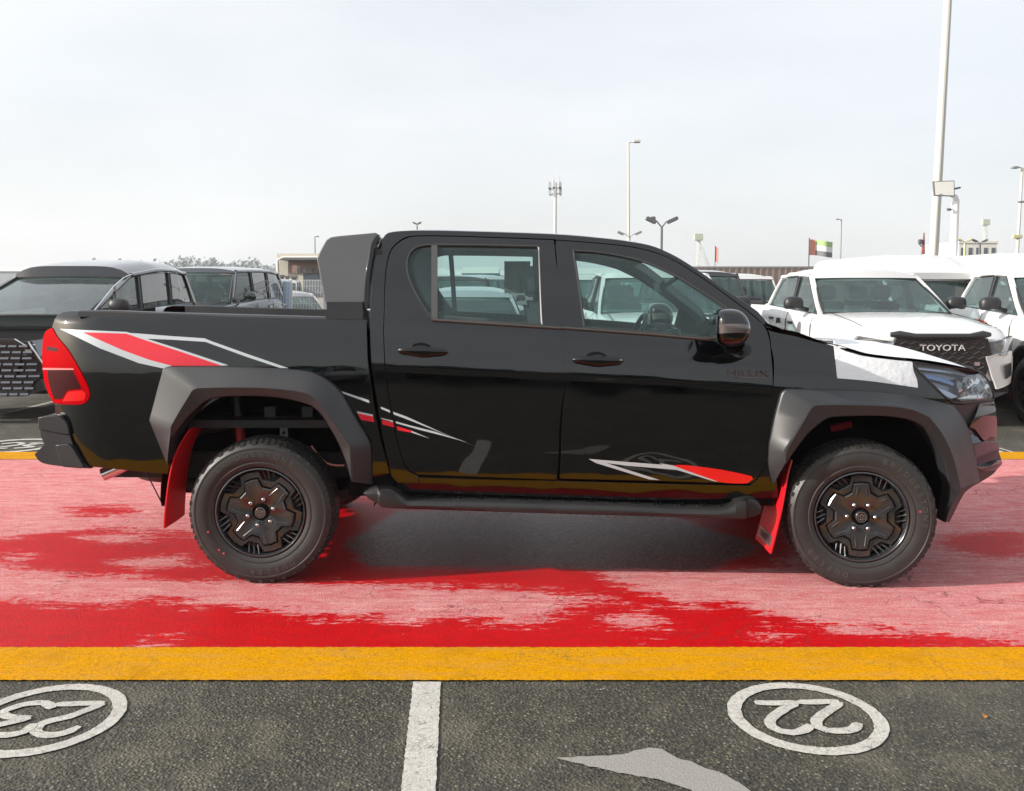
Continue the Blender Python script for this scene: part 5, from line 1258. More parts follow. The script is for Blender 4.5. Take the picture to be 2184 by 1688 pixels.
def pickup_front(v, fx, npatch, z0):
    bm = bmesh.new(); tube(bm, [fx(.02, z0+.02, -.55), fx(-.0, z0+.02, -.46), fx(-.035, z0-.0, -.3), fx(-.035, z0-.0, .3), fx(0, z0+.02, .46), fx(.02, z0+.02, .55)], [.025, .045, .035, .035, .045, .025], 8); bobj('bonnet_guard', bm, DARKP, v, 40)
    me = text_mesh('TOYOTA', .095, .006); me.transform(Matrix.Diagonal((1.28, 1, 1, 1))); o = link('grille_lettering', me, mat('letter_silver', (.62, .62, .62), .3, .3), v); o.rotation_euler = (R(90), 0, 0); o.location = (0, -.055, z0-.125)
    npatch('bumper_blade', [(.48, .80), (.80, .86), (.88, .72), (.80, .50), (.62, .44), (.55, .60)], WHITEP, -.045, .06); npatch('bumper_blade', [(-.48, .80), (-.80, .86), (-.88, .72), (-.80, .50), (-.62, .44), (-.55, .60)], WHITEP, -.045, .06)
    for s in (-1, 1): npatch('fog_lamp', [(s*.70, .70), (s*.79, .73), (s*.81, .60), (s*.72, .55)], DARKP, -.055, .02)
    bm = bmesh.new(); box(bm, .36, .42, -.05, -.04, z0-.32, z0-.28, .004); bobj('grille_badge', bm, STEEL, v, None)

G = 'pickups parked nose to the lane behind the black pickup'
wp1 = vehicle('white_pickup', 'white pickup with black bonnet guard and lettered grille, right of the black pickup windscreen', 'pickup truck', 4.73, 10.0, 0, G, WHITEP, front=pickup_front, nose_z=1.02, cowl=(1.45, 1.225), rim=DARKP)
wp2 = vehicle('white_pickup', 'white pickup seen through the front door window of the black pickup', 'pickup truck', 1.93, 10.0, 0, G, WHITEP, front=pickup_front, nose_z=1.02, cowl=(1.45, 1.225))
wp3 = vehicle('white_pickup', 'white pickup with red and black door stripes at the right edge', 'pickup truck', 6.70, 9.3, R(-9), G, WHITEP, front=pickup_front, nose_z=1.02, cowl=(1.45, 1.225), flares=True)
# protective film on the white pickups' bonnets is white on white: left as paint; stripes and lettering on the third
def side_patch(v, pts, m, name, hw=.93, s=-1, lift=.004):
    bm = bmesh.new(); f = bm.faces.new([bm.verts.new((s*(hw+lift+(.004 if z < 1 else -(z-1)**2*.5)), y, z)) for y, z in pts]); bmesh.ops.triangulate(bm, faces=[f]); return bobj(name, bm, m, v, None)
ORG = mat('stripe_red', (.75, .07, .03), .4); BLK = mat('stripe_black', (.03, .03, .035), .4)
side_patch(wp3, [(2.47, 1.12), (2.25, .92), (2.00, .62), (1.90, .62), (2.15, .94), (2.38, 1.13)], ORG, 'door_stripe')
side_patch(wp3, [(2.62, 1.13), (2.40, .92), (2.12, .62), (2.03, .62), (2.28, .92), (2.50, 1.12)], BLK, 'door_stripe')
side_patch(wp3, [(2.85, 1.15), (2.62, 1.145), (2.46, 1.13), (2.46, 1.115), (2.64, 1.125)], ORG, 'door_stripe')
for txt, yy, zz, sz in (('HILUX', 2.06, 1.04, .085), ('V6', 2.03, .95, .05)):
    me = text_mesh(txt, sz, .001); o = link('door_lettering', me, BLK, wp3); o.rotation_euler = (R(90), 0, R(-90)); o.location = (-.940, yy, zz)
for s in (-1, 1):
    bm = bmesh.new(); box(bm, s*.80-.14, s*.80+.14, 1.40, 1.42, .22, .66, .004); bobj('mudflap', bm, REDFLAP, wp3, None)
vehicle('silver_car', 'silver hatchback seen through the rear door window of the black pickup', 'car', -.62, 10.8, 0, None, SILVP, 'car', 4.2, .88, 1.56, 1.02, (1.15, .98), .80, (1.75, 3.3), 3.95, (2.35,), .56, wheels=(.8, 3.3), wr_=.32, rear_glassm=GLASSP)
# black people carrier on the left
def carrier_front(v, fx, npatch, z0):
    npatch('big_grille', [(-.66, z0-.05), (.66, z0-.05), (.80, .62), (.60, .34), (-.60, .34), (-.80, .62)], mat('grille_black', (), .4), -.045, .05)
    bm = bmesh.new()
    for j in range(9):
        zz = z0-.11-j*.068; w_ = .66+.02*j if j < 5 else .74-.03*(j-5); n = 11
        for k in range(n):
            u0, u1 = lerp(-w_, w_, k/n)+.012, lerp(-w_, w_, (k+1)/n)-.012; off_ = .03 if j % 2 else 0
            a, b = fx(-.065, zz, u0+off_), fx(-.065, zz, u1+off_); rg = [[a+Vector((0, .0, 0)), b+Vector((0, 0, 0)), b+Vector((0, .012, .022)), a+Vector((0, .012, .022))], [a+Vector((0, .02, -.01)), b+Vector((0, .02, -.01)), b+Vector((0, .03, .022)), a+Vector((0, .03, .022))]]
            loft(bm, rg)
    o = bobj('grille_slats', bm, mat('grille_gloss', (.16, .16, .17), .15, .9, 1), v, None); o['kind'] = 'stuff'
    for s in (-1, 1):
        bm = bmesh.new(); tube(bm, [fx(-.06, z0-.05, s*.66), fx(-.06, .62, s*.82), fx(-.05, .36, s*.86)], .012, 6); bobj('chrome_edge', bm, CHROME, v, None)
        bm = bmesh.new(); tube(bm, [fx(-.04, z0-.02, s*.50), fx(-.045, z0-.09, s*.62), fx(-.03, z0-.08, s*.92)], .008, 6); bobj('lamp_edge', bm, CHROME, v, None)
cr_ = vehicle('black_people_carrier', 'black people carrier with slatted grille at the left edge behind the tail lamp', 'minivan', -6.10, 10.25, 0, None, BLACKV, 'van', 4.95, .94, 1.96, 1.30, (.98, 1.20), 1.0, (2.45, 4.55), 4.78, (2.62, 3.75), .74, rt=.10, roof_front_z=1.87, wheels=(.95, 3.95), wr_=.37, rear_glassm=GLASSP, glassm=glass('tinted_glass', (.36, .50, .48), 1.6, .25, (.12, .18, .17)), front=carrier_front)
bm = bmesh.new(); tube(bm, [(.862, 1.80, 1.27), (.825, 1.82, 1.60)], .014, 6); bobj('quarter_divider', bm, BLACKV, cr_, None)
bm = bmesh.new(); tube(bm, [(.885, 1.02, 1.245), (.87, 1.35, 1.40), (.845, 1.75, 1.58), (.81, 2.15, 1.70), (.80, 2.40, 1.745), (.802, 3.2, 1.80), (.802, 4.3, 1.80)], .008, 6); bobj('chrome_strip', bm, CHROME, cr_, None)
bm = bmesh.new(); loft(bm, [[(.90, 4.60, 1.27), (.935, 4.62, 1.20), (.90, 4.97, 1.24), (.80, 4.99, 1.30)], [(.87, 4.60, 1.33), (.90, 4.62, 1.33), (.87, 4.95, 1.33), (.78, 4.97, 1.34)]]); bobj('tail_lamp', bm, mat('dark_red_lens', (), .3), cr_, None)
vehicle('dark_grey_suv', 'dark slate grey off-roader with black mirror behind the people carrier', 'SUV', -6.35, 15.9, R(-4), None, GREYP, 'suv', 5.0, .98, 2.0, 1.36, (1.5, 1.28), 1.12, (2.05, 4.6), 4.85, (2.75, 3.7), .74, wheels=(.95, 3.85), wr_=.41, rear_glassm=GLASSP, mirror=BLACKV)
vehicle('white_suv', 'white off-roader with dark windscreen between the black pickup bonnet and the brown wall', 'SUV', AT(1585, 19.5), 18.3, 0, None, WHITEP, 'suv', 4.7, .93, 1.90, 1.25, (1.3, 1.18), 1.05, (1.8, 4.3), 4.6, (2.5, 3.5), .72, wheels=(.9, 3.7), wr_=.38)
vehicle('black_suv', 'black off-roader just showing past the slope of the windscreen pillar', 'SUV', AT(1500, 17.5), 16.0, 0, None, BLACKV, 'suv', 4.7, .93, 1.93, 1.25, (1.3, 1.18), 1.05, (1.95, 4.3), 4.6, (2.6, 3.5), .70, wheels=(.9, 3.7), wr_=.38)
# high-roofed white vans behind the pickups
for (x_, y_, rz_, lab) in ((AT(1965, 18.6), 17.0, R(3), 'high-roofed white van whose roof shows above the lettered white pickup'), (AT(2215, 17.6), 16.0, R(3), 'second high-roofed white van, cut by the right edge of the photo')):
    vehicle('white_van', lab, 'van', x_, y_, rz_, 'white vans behind the pickups', WHITEP, 'van', 5.4, .97, 1.84, 1.28, (.75, 1.15), .95, (1.35, 5.1), 5.3, (1.55, 2.75, 4.0), .82, wheels=(1.0, 4.0), wr_=.35, rear_glassm=GLASSP, cap=.46)
for k, (x_, lab) in enumerate(((-3.6, 'dark parked off-roader behind the camera, mirrored in the bed side'), (-.9, 'dark parked off-roader behind the camera, mirrored in the rear door'), (1.8, 'dark parked off-roader behind the camera, mirrored in the front door'), (4.5, 'dark parked off-roader behind the camera, mirrored in the front wing'))):
    vehicle('parked_suv', lab, 'SUV', x_, -2.6-.2*(k % 2), R(180), 'off-roaders mirrored in the black paint', (BLACKV, GREYP)[k % 2], 'suv', 4.8, .95, 1.80, 1.30, (1.4, 1.22), 1.12, (2.0, 4.4), 4.65, (2.6, 3.5), .72, wheels=(.9, 3.8), wr_=.39)
# cars further back, fewer details needed
far_cars = [('white_car', 'white saloon car behind the wire fence panels left of the sports bar', 'car', AT(668, 22.5), 21.0, R(20), WHITEP, 1.50, 4.5, .88),
            ('white_suv', 'white off-roader roof beyond the wire fence, nearest the sports bar', 'SUV', AT(640, 27), 26.0, R(80), WHITEP, 1.86, 4.8, .93),
            ('white_suv', 'boxy white off-roader seen through the rear window beside the paper sheet', 'SUV', AT(1056, 24), 23.0, R(12), WHITEP, 1.95, 4.9, .95),
            ('black_suv', 'dark off-roader seen through the rear window behind the silver hatchback', 'SUV', AT(958, 20), 18.8, 0, BLACKV, 1.88, 4.7, .93),
            ('white_suv', 'white off-roader seen through the front window above the steering wheel', 'SUV', AT(1255, 21), 19.5, 0, WHITEP, 1.90, 4.7, .93),
            ('white_car', 'white car far behind the silver hatchback, left one of a pair', 'car', AT(1000, 34), 33.0, R(85), WHITEP, 1.55, 4.4, .88),
            ('white_car', 'white hatchback behind the wire fence next to the blue post', 'car', AT(610, 26), 25.0, R(15), WHITEP, 1.52, 4.2, .88),
            ('white_suv', 'white off-roader just right of the grey off-roader, beyond the fence', 'SUV', AT(590, 30), 29.0, R(10), WHITEP, 1.9, 4.7, .93),
            ('silver_car', 'small silver car far behind the wire fence', 'car', AT(585, 33), 32.0, R(75), SILVP, 1.60, 4.4, .88),
            ('white_car', 'white car far behind the boxy off-roader', 'car', AT(1105, 36), 35.0, R(90), WHITEP, 1.6, 4.5, .88)]
for nm, lab, cat_, x_, y_, rz_, p_, zr_, L_, hw_ in far_cars:
    if cat_ == 'car': vehicle(nm, lab, cat_, x_, y_, rz_, None, p_, 'car', L_, hw_, zr_, 1.0, (1.25, .96), .76, (1.95, 3.4), 4.2, (2.55,), .56, wheels=(.85, 3.5), wr_=.32, side_detail=False)
    else: vehicle(nm, lab, cat_, x_, y_, rz_, None, p_, 'suv', L_, hw_, zr_, 1.26, (1.35, 1.18), 1.05, (1.85, L_-.4), L_-.12, (2.55, 3.55), .74, wheels=(.9, L_-1.0), wr_=.38, side_detail=False)

# ================================================================== POLES, BUILDINGS, HORIZON
POLE = mat('pole_cream', (.62, .60, .52), .5, .1, var=.06); POLEG = mat('pole_grey', (.30, .31, .32), .5, .4); POLED = mat('pole_dark', (.12, .12, .13), .5)
def pole_thing(name, label, cat, px, Y, top_px, top_x=None, r=(.12, .07), m=POLE, group=None, foot=True):
    X = AT(px, Y); t = thing(name, label, cat, (X, Y, 0), 0, group); zt = HZ(top_px, Y); dx = 0 if top_x is None else AT(top_x, Y)-X
    bm = bmesh.new(); tube(bm, [(dx*k/6, 0, zt*k/6) for k in range(7)], [lerp(r[0], r[1], k/6) for k in range(7)], 12); bobj('mast', bm, m, t, 50)
    if foot:
        bm = bmesh.new(); box(bm, -r[0]*2, r[0]*2, -r[0]*2, r[0]*2, 0, .04, .01); bobj('foot_plate', bm, m, t, None)
    return t, dx, zt
def lamp_head(t, x, z, dx_, m=POLEG, sz=1.0, tilt=.1, y=0):
    bm = bmesh.new(); tube(bm, [(x, y, z), (x+dx_*.5, y, z+abs(dx_)*tilt)], .03*sz, 6); bobj('lamp_arm', bm, m, t, None)
    bm = bmesh.new(); a = x+dx_*.45; box(bm, min(a, a+dx_*.6), max(a, a+dx_*.6), y-.16*sz, y+.16*sz, z+abs(dx_)*tilt-.05*sz, z+abs(dx_)*tilt+.06*sz, .02*sz); bobj('lamp_head', bm, m, t, None)
t, dx, zt = pole_thing('lamp_mast', 'tall thick cream mast running out of the top of the photo', 'mast', 1982, 24, -60, 2001, (.125, .095), POLE)
bm = bmesh.new(); tube(bm, [(-.05, -.17, .1), (dx*.5-.02, -.15, zt*.5), (dx, -.13, zt)], .018, 6); bobj('cable_run', bm, POLEG, t, None)
t, dx, zt = pole_thing('street_lamp', 'tall thin lamp pole with single head right of the aerial tower', 'street lamp', 1341, 62, 310, 1337, (.12, .06)); lamp_head(t, dx, zt, .75, POLE, 1.4, .1)
t, dx, zt = pole_thing('street_lamp', 'lamp pole at the right edge with head pointing left and floodlight half way', 'street lamp', 2161, 50, 362, 2168, (.10, .06)); lamp_head(t, dx, zt, -.55, POLEG, 1.0, .02)
bm = bmesh.new(); box(bm, .02, .42, -.1, .1, zt*.77, zt*.77+.10, .02); bobj('floodlight', bm, POLEG, t, None)
bm = bmesh.new(); box(bm, -.22, .28, -.12, .12, HZ(507, 50)-.08, HZ(507, 50)+.12, .03); bobj('warning_lamp', bm, mat('lamp_yellow', (.55, .52, .30), .5), t, None)
t, dx, zt = pole_thing('street_lamp', 'thin grey pole with tiny head right of the flag', 'street lamp', 1789, 90, 470, 1789, (.09, .06), POLEG); lamp_head(t, 0, zt, -.5, POLEG, 1.0, .0)
t, dx, zt = pole_thing('street_lamp', 'slim second pole at the very right edge', 'street lamp', 2181, 60, 500, 2182, (.09, .07), POLE)
t, dx, zt = pole_thing('street_lamp', 'thin lamp pole left of the sports bar', 'street lamp', 674, 70, 506, 674, (.08, .05), POLEG); lamp_head(t, 0, zt, .3, POLEG, .8, .0)
def twin(px, Y, top, spread, lab, sz=1.0, m=POLED):
    t, dx, zt = pole_thing('twin_floodlight_pole', lab, 'floodlight', px, Y, top, None, (.06, .045), m)
    for s in (-1, 1):
        bm = bmesh.new(); tube(bm, [(0, 0, zt), (s*spread*.7, 0, zt+.22*sz), (s*spread, 0, zt+.25*sz)], .025*sz, 6); bobj('lamp_arm', bm, m, t, None)
        bm = bmesh.new(); box(bm, -.20*sz, .20*sz, -.15*sz, .15*sz, -.07*sz, .07*sz, .02); bmesh.ops.rotate(bm, verts=bm.verts, cent=(0, 0, 0), matrix=Matrix.Rotation(R(-25*s), 3, 'Y')); bmesh.ops.translate(bm, verts=bm.verts, vec=(s*(spread+.15*sz), 0, zt+.27*sz)); bobj('floodlight', bm, m, t, None)
    return t, zt
t, zt = twin(1409, 34, 487, .25, 'pole with two dark floodlights on short arms above the windscreen'); bm = bmesh.new(); box(bm, -.42, -.24, -.1, .1, zt+.24, zt+.40, .02); bobj('floodlight', bm, POLED, t, None)
twin(1341, 45, 508, .32, 'small twin floodlight in front of the tall lamp pole', .8, POLEG)
twin(891, 60, 484, .05, 'single dark lamp just above the pickup roof', .7)
# aerial tower
t, dx, zt = pole_thing('aerial_tower', 'phone mast with two rings of aerials above the roof of the black pickup', 'phone mast', 1183, 150, 395, 1184, (.30, .22), POLE)
for zz, rr_, hh in ((HZ(400, 150), 1.0, 1.4), (HZ(412, 150), 1.0, 1.3)):
    bm = bmesh.new(); tube(bm, [(rr_*math.cos(a), rr_*math.sin(a), zz-.4) for a in (2*math.pi*k/12 for k in range(12))], .07, 5, closed=True); bobj('aerial_platform', bm, POLEG, t, None)
    for k in range(6):
        a = 2*math.pi*k/6+.3; bm = bmesh.new(); box(bm, rr_*math.cos(a)-.13, rr_*math.cos(a)+.13, rr_*math.sin(a)-.08, rr_*math.sin(a)+.08, zz-.6, zz+.7); bobj('aerial_panel', bm, mat('aerial_white', (.55, .56, .56), .5), t, None)
bm = bmesh.new()
for a in (0, 2.1, 4.2): tube(bm, [(.7*math.cos(a), .7*math.sin(a), HZ(395, 150)), (.7*math.cos(a), .7*math.sin(a), HZ(378, 150))], .05, 4)
bobj('whip_aerials', bm, POLEG, t, None)['kind'] = 'stuff'
# floodlight board mast
Y = 21; t, dx, zt = pole_thing('floodlight_mast', 'white post holding a large tilted floodlight panel and a small camera', 'floodlight', 2028, Y, 432, 2029, (.095, .085), mat('white_steel', (.74, .74, .73), .4))
WS = mat('white_steel', (), .4)
zc_ = HZ(408, Y); xo = AT(1999, Y)-AT(2028, Y)
bm = bmesh.new(); loft(bm, [[(xo+a, -.14+d, zc_+b) for a, b in ((-.235, -.155), (.225, -.165), (.205, .19), (-.27, .175))] for d in (-.03, .03)]); bobj('panel_frame', bm, POLED, t, None)
bm = bmesh.new(); loft(bm, [[(xo+a, -.14+d, zc_+b) for a, b in ((-.215, -.135), (.205, -.145), (.188, .172), (-.248, .158))] for d in (-.036, -.031)]); bobj('light_panel', bm, mat('panel_white', (.75, .74, .68), .3), t, None)
bm = bmesh.new(); box(bm, xo-.13, xo-.06, -.18, -.177, zc_-.125, zc_-.112); bobj('panel_label', bm, POLED, t, None)
bm = bmesh.new(); tube(bm, [(xo+.1, -.1, zc_-.1), (-.02, -.05, zt+.10), (.03, 0, zt+.02), (.0, 0, zt-.12)], [.035, .06, .07, .07], 8); bobj('swivel_arm', bm, WS, t, None)
bm = bmesh.new(); tube(bm, [(xo+.2, -.1, zc_+.0), (xo+.38, -.1, zc_+.04)], .022, 8); bobj('side_lamp', bm, POLED, t, None)
bm = bmesh.new(); tube(bm, [(-.22, -.1, HZ(450, Y)), (-.13, -.1, HZ(450, Y))], .03, 8); bobj('camera_body', bm, POLED, t, None)
bm = bmesh.new(); tube(bm, [(-.13, -.1, HZ(450, Y)), (0, 0, HZ(450, Y))], .022, 6); bobj('camera_arm', bm, WS, t, None)
# beacon stand left of the cream mast
t = thing('warning_beacon', 'small dark red and white beacon stand left of the cream mast', 'beacon', (AT(1964, 23), 23, 0)); X0 = 0
bm = bmesh.new(); tube(bm, [(0, 0, 0), (.0, 0, HZ(545, 23))], .03, 8); bobj('stand', bm, POLEG, t, None)
bm = bmesh.new(); tube(bm, [(.0, 0, HZ(543, 23)), (0.01, 0, HZ(498, 23))], [.05, .015], 8); bobj('beacon', bm, mat('beacon_red', (.25, .06, .05), .5), t, None)
bm = bmesh.new(); box(bm, -.12, -.04, -.05, .05, HZ(522, 23), HZ(512, 23), .01); tube(bm, [(-.1, 0, HZ(522, 23)), (0, 0, HZ(530, 23))], .015, 6); bobj('lamp_head', bm, POLED, t, None)
# flags
def flag(px, Y, top, bottom, w, label, cols, droop):
    X = AT(px, Y); t = thing('flag', label, 'flag', (X, Y, 0)); z0, z1 = HZ(bottom, Y), HZ(top, Y)
    bm = bmesh.new(); tube(bm, [(0, 0, 0), (0, 0, z1+.1)], .03, 6); bobj('flagpole', bm, POLED, t, None)
    h = z1-z0
    for nm, u0, u1, v0, v1, m in cols:
        bm = bmesh.new(); rg = []
        for i in range(9):
            u = lerp(u0, u1, i/8); rg.append([(u*w, .12*math.sin(u*7), lerp(z0, z1, lerp(v0, v1, j/3))-droop*u*w*.3+.10*math.sin(u*5+.5)*h*.5) for j in range(4)])
        loft(bm, rg, False, False); bobj(nm, bm, m, t, 60)
    return t
FR, FG, FW, FK = mat('flag_red', (.72, .30, .24), .8), mat('flag_green', (.40, .58, .25), .8), mat('flag_white', (.8, .8, .78), .8), mat('flag_black', (.20, .20, .20), .8)
flag(1722, 45, 513, 546, 1.18, 'flag with red band and green, white and black stripes flying left of the thin pole', [('red_band', 0, .30, 0, 1, FR), ('green_stripe', .30, 1, .66, 1, FG), ('white_stripe', .30, 1, .33, .66, FW), ('black_stripe', .30, 1, 0, .33, FK)], .2)
flag(1523, 70, 528, 560, .25, 'limp narrow red flag above the brown wall', [('red_cloth', 0, 1, 0, 1, FR)], .5)
# cranes
def crane(px, Y, top_px, jib_px, jib_top, label):
    t = thing('crane', label, 'crane', (AT(px, Y), Y, 0)); zt = HZ(top_px, Y); m = mat('crane_paint', (.52, .54, .50), .6)
    def truss(bm, a, b, w):
        a, b = Vector(a), Vector(b); n = 10
        for dx_, dy_ in ((-w, -w), (w, -w), (w, w), (-w, w)): tube(bm, [a+Vector((dx_, dy_, 0)), b+Vector((dx_*.5, dy_*.5, 0))], w*.14, 4)
        for k in range(n):
            p, q = a.lerp(b, k/n), a.lerp(b, (k+1)/n); tube(bm, [p+Vector((-w, -w, 0)), q+Vector((w, -w, 0))], w*.1, 4); tube(bm, [p+Vector((w, w, 0)), q+Vector((-w, w, 0))], w*.1, 4)
    bm = bmesh.new(); truss(bm, (0, 0, 0), (0, 0, zt), .5); bobj('crane_tower', bm, m, t, None)
    bm = bmesh.new(); truss(bm, (AT(jib_px, Y)-AT(px, Y), 0, HZ(jib_top, Y)), (0, 0, zt), .5); bobj('crane_jib', bm, m, t, None)
    bm = bmesh.new(); box(bm, -1.2, 1.2, -.8, .8, zt-.3, zt+1.6, .1); bobj('crane_cab', bm, mat('crane_green', (.42, .47, .36), .6), t, None)
crane(1487, 260, 512, 1512, 580, 'pale crane with slanting jib above the windscreen pillar')
crane(2094, 300, 480, 2100, 540, 'faint green topped crane beyond the white office block')
# brown wall
X0, X1, Y = AT(1470, 60), AT(1760, 60), 60
t = thing('brown_wall', 'long reddish brown wall behind the white pickups', 'wall', ((X0+X1)/2, Y, 0)); hw_ = (X1-X0)/2; zt = HZ(570, Y)
bm = bmesh.new(); box(bm, -hw_, hw_, 0, .3, 0, zt-.1); bobj('wall_face', bm, mat('brown_render', (.36, .24, .20), .9, var=.2, vscale=2), t, None)
bm = bmesh.new(); box(bm, -hw_-.05, hw_+.05, -.05, .35, zt-.098, zt+.03); bobj('wall_coping', bm, mat('coping', (.20, .18, .17), .8), t, None)
for k in range(22):
    bm = bmesh.new(); xx = lerp(-hw_, hw_, (k+.5)/22); box(bm, xx-.06, xx+.06, -.06, -.002, 0, zt-.1); bobj('wall_post', bm, mat('coping', (), .8), t, None)
# white office block right
def block(name, label, x0p, x1p, top, Y, depth, col, floors, cols, name_mat, roofbits=True):
    x0, x1 = AT(x0p, Y), AT(x1p, Y); t = thing(name, label, 'building', ((x0+x1)/2, Y, 0)); w = (x1-x0)/2; zt = HZ(top, Y)
    bm = bmesh.new(); box(bm, -w, w, 0, depth, 0, zt); bobj('wall', bm, name_mat, t, None)
    bm = bmesh.new(); box(bm, -w-.1, w+.1, -.1, depth+.1, zt+.003, zt+.25); bobj('parapet', bm, name_mat, t, None)
    for f in range(floors):
        for c in range(cols):
            xx = lerp(-w, w, (c+.5)/cols); zz = (f+.55)*zt/floors; ww = w/cols*.5; hh = zt/floors*.22
            bm = bmesh.new(); box(bm, xx-ww, xx+ww, -.04, .05, zz-hh, zz+hh); o = bobj('window', bm, mat('window_dark', (.08, .10, .12), .2), t, None)
    return t, w, zt
PALE = mat('pale_render', (.72, .68, .62), .85, var=.05); CREAM = mat('cream_render', (.62, .57, .48), .85, var=.08)
block('white_office_block', 'plain pale block rising over the white van roofs', 2040, 2121, 520, 120, 10, None, 3, 5, PALE)
for (px, py, lab) in ((2052, 514, 'double floodlight head left of the office block roof, on a thin post'), (2084, 516, 'small dark floodlight on a thin post over the office block')):
    tt, zz = twin(px, 40, py+6, .14, lab, .55, POLED if px > 2060 else mat('lamp_yellow', (), .5))
# cream building with awning, left of the sports bar
t, w, zt = block('cream_building', 'cream building with dark awning left of the sports bar', 598, 800, 551, 55, 9, None, 1, 1, CREAM)
bm = bmesh.new(); box(bm, -w+.55, w, -.08, -.045, HZ(583, 55), HZ(557, 55)); bobj('shaded_front', bm, mat('brown_render', (), .9), t, None)
bm = bmesh.new(); box(bm, -w+.4, w+.1, -1.3, -.05, HZ(557, 55), HZ(555, 55)+.04); bobj('awning', bm, POLED, t, None)
for k in range(7):
    bm = bmesh.new(); xx = -w+1.1+k*.42; box(bm, xx, xx+.22, -.12, -.085, HZ(583, 55), HZ(571, 55)-.1*(k % 2)); bobj('shop_board', bm, mat('window_dark', (), .2), t, None)
bm = bmesh.new(); tube(bm, [(-w-.05, -.2, 0), (-w-.05, -.2, HZ(556, 55)), (-w+.3, -.2, HZ(550, 55)), (w, -.2, HZ(550, 55))], .07, 8); bobj('corner_pipe', bm, PALE, t, None)
# low goods and boxes in front of it
for k, (a, b, tp) in enumerate(((553, 563, 588), (566, 574, 590), (580, 588, 585), (596, 605, 587), (610, 616, 589), (624, 632, 590))):
    Y = 44; tt = thing('stacked_crate', ['brown crate at the left end of the row below the cream building', 'low brown crate, second from the left below the cream building', 'dark crate, third from the left below the cream building', 'grey crate in the middle below the cream building door', 'small crate, second from the right in the row', 'dark crate nearest the sports bar in the row'][k], 'crate', (AT((a+b)/2, Y), Y, 0), 0, 'crates below the cream building'); wd = AT(b, Y)-AT(a, Y)
    bm = bmesh.new(); box(bm, -wd/2, wd/2, 0, wd, 0, HZ(tp, Y)-.1, .02); bobj('crate_body', bm, mat('crate_%d' % (k % 2), ((.25, .20, .17), (.10, .11, .14))[k % 2], .8), tt, None)
    bm = bmesh.new(); box(bm, -wd/2-.03, wd/2+.03, -.03, wd+.03, HZ(tp, Y)-.098, HZ(tp, Y), .01); bobj('crate_lid', bm, POLED, tt, None)
# wire fence panels
t = thing('wire_fence', 'white wire mesh fence panels between the grey off-roader and the sports bar', 'fence', (AT(620, 19.5), 19.5, 0)); w = (AT(700, 19.5)-AT(552, 19.5))/2; zt = HZ(598, 19.5)
WR = mat('white_wire', (.72, .72, .70), .5)
for k in range(46):
    bm = bmesh.new(); xx = lerp(-w, w, k/45); box(bm, xx-.004, xx+.004, -.004, .004, .05, zt); bobj('wire', bm, WR, t, None)
for k in range(14):
    bm = bmesh.new(); zz = lerp(.1, zt, k/13); box(bm, -w, w, .005, .011, zz-.004, zz+.004); bobj('cross_wire', bm, WR, t, None)
for xx in (-w, 0, w):
    bm = bmesh.new(); box(bm, xx-.03, xx+.03, .012, .06, 0, zt+.03, .005); bobj('fence_post', bm, WR, t, None)
t = thing('blue_bollard', 'pale blue post standing at the wire fence', 'post', (AT(611, 20.4), 20.4, 0)); bm = bmesh.new(); tube(bm, [(0, 0, 0), (0, 0, HZ(603, 20.4))], .075, 12); bobj('post_tube', bm, mat('pale_blue', (.20, .38, .60), .5), t, 50)
bm = bmesh.new(); tube(bm, [(0, 0, HZ(603, 20.4)), (0, 0, HZ(602, 20.4)+.02)], [.08, .05], 12); bobj('post_cap', bm, mat('pale_blue', (), .5), t, 50)
# blue and grey sheds seen through the cab
for (a, b, tp, Y, col, lab) in ((985, 1062, 578, 85, (.10, .32, .50), 'blue shed seen through the rear door window'), (925, 984, 583, 88, (.30, .36, .38), 'grey shed seen through the rear door window, left of the blue one'), (1063, 1150, 586, 92, (.55, .52, .46), 'pale shed seen through the rear window, right of the blue one'), (1225, 1330, 580, 90, (.45, .46, .46), 'long grey shed seen through the front window')):
    x0, x1 = AT(a, Y), AT(b, Y); tt = thing('shed', lab, 'shed', ((x0+x1)/2, Y, 0)); w = (x1-x0)/2; zt = HZ(tp, Y); m = mat('shed_%d' % a, col, .7, var=.1)
    bm = bmesh.new(); box(bm, -w, w, 0, 8, 0, zt-.25); bobj('shed_wall', bm, m, tt, None)
    bm = bmesh.new(); loft(bm, [[(x, y, z) for y, z in ((-.2, zt-.247), (4, zt+.45), (8.2, zt-.247))] for x in (-w-.1, w+.1)]); bobj('shed_roof', bm, mat('roof_pale', (.55, .54, .52), .7), tt, None)
    n = int(w*2/1.2)
    for k in range(n):
        bm = bmesh.new(); xx = lerp(-w, w, (k+.5)/n); box(bm, xx-.05, xx+.05, -.05, -.002, 0, zt-.3); bobj('shed_rib', bm, m, tt, None)
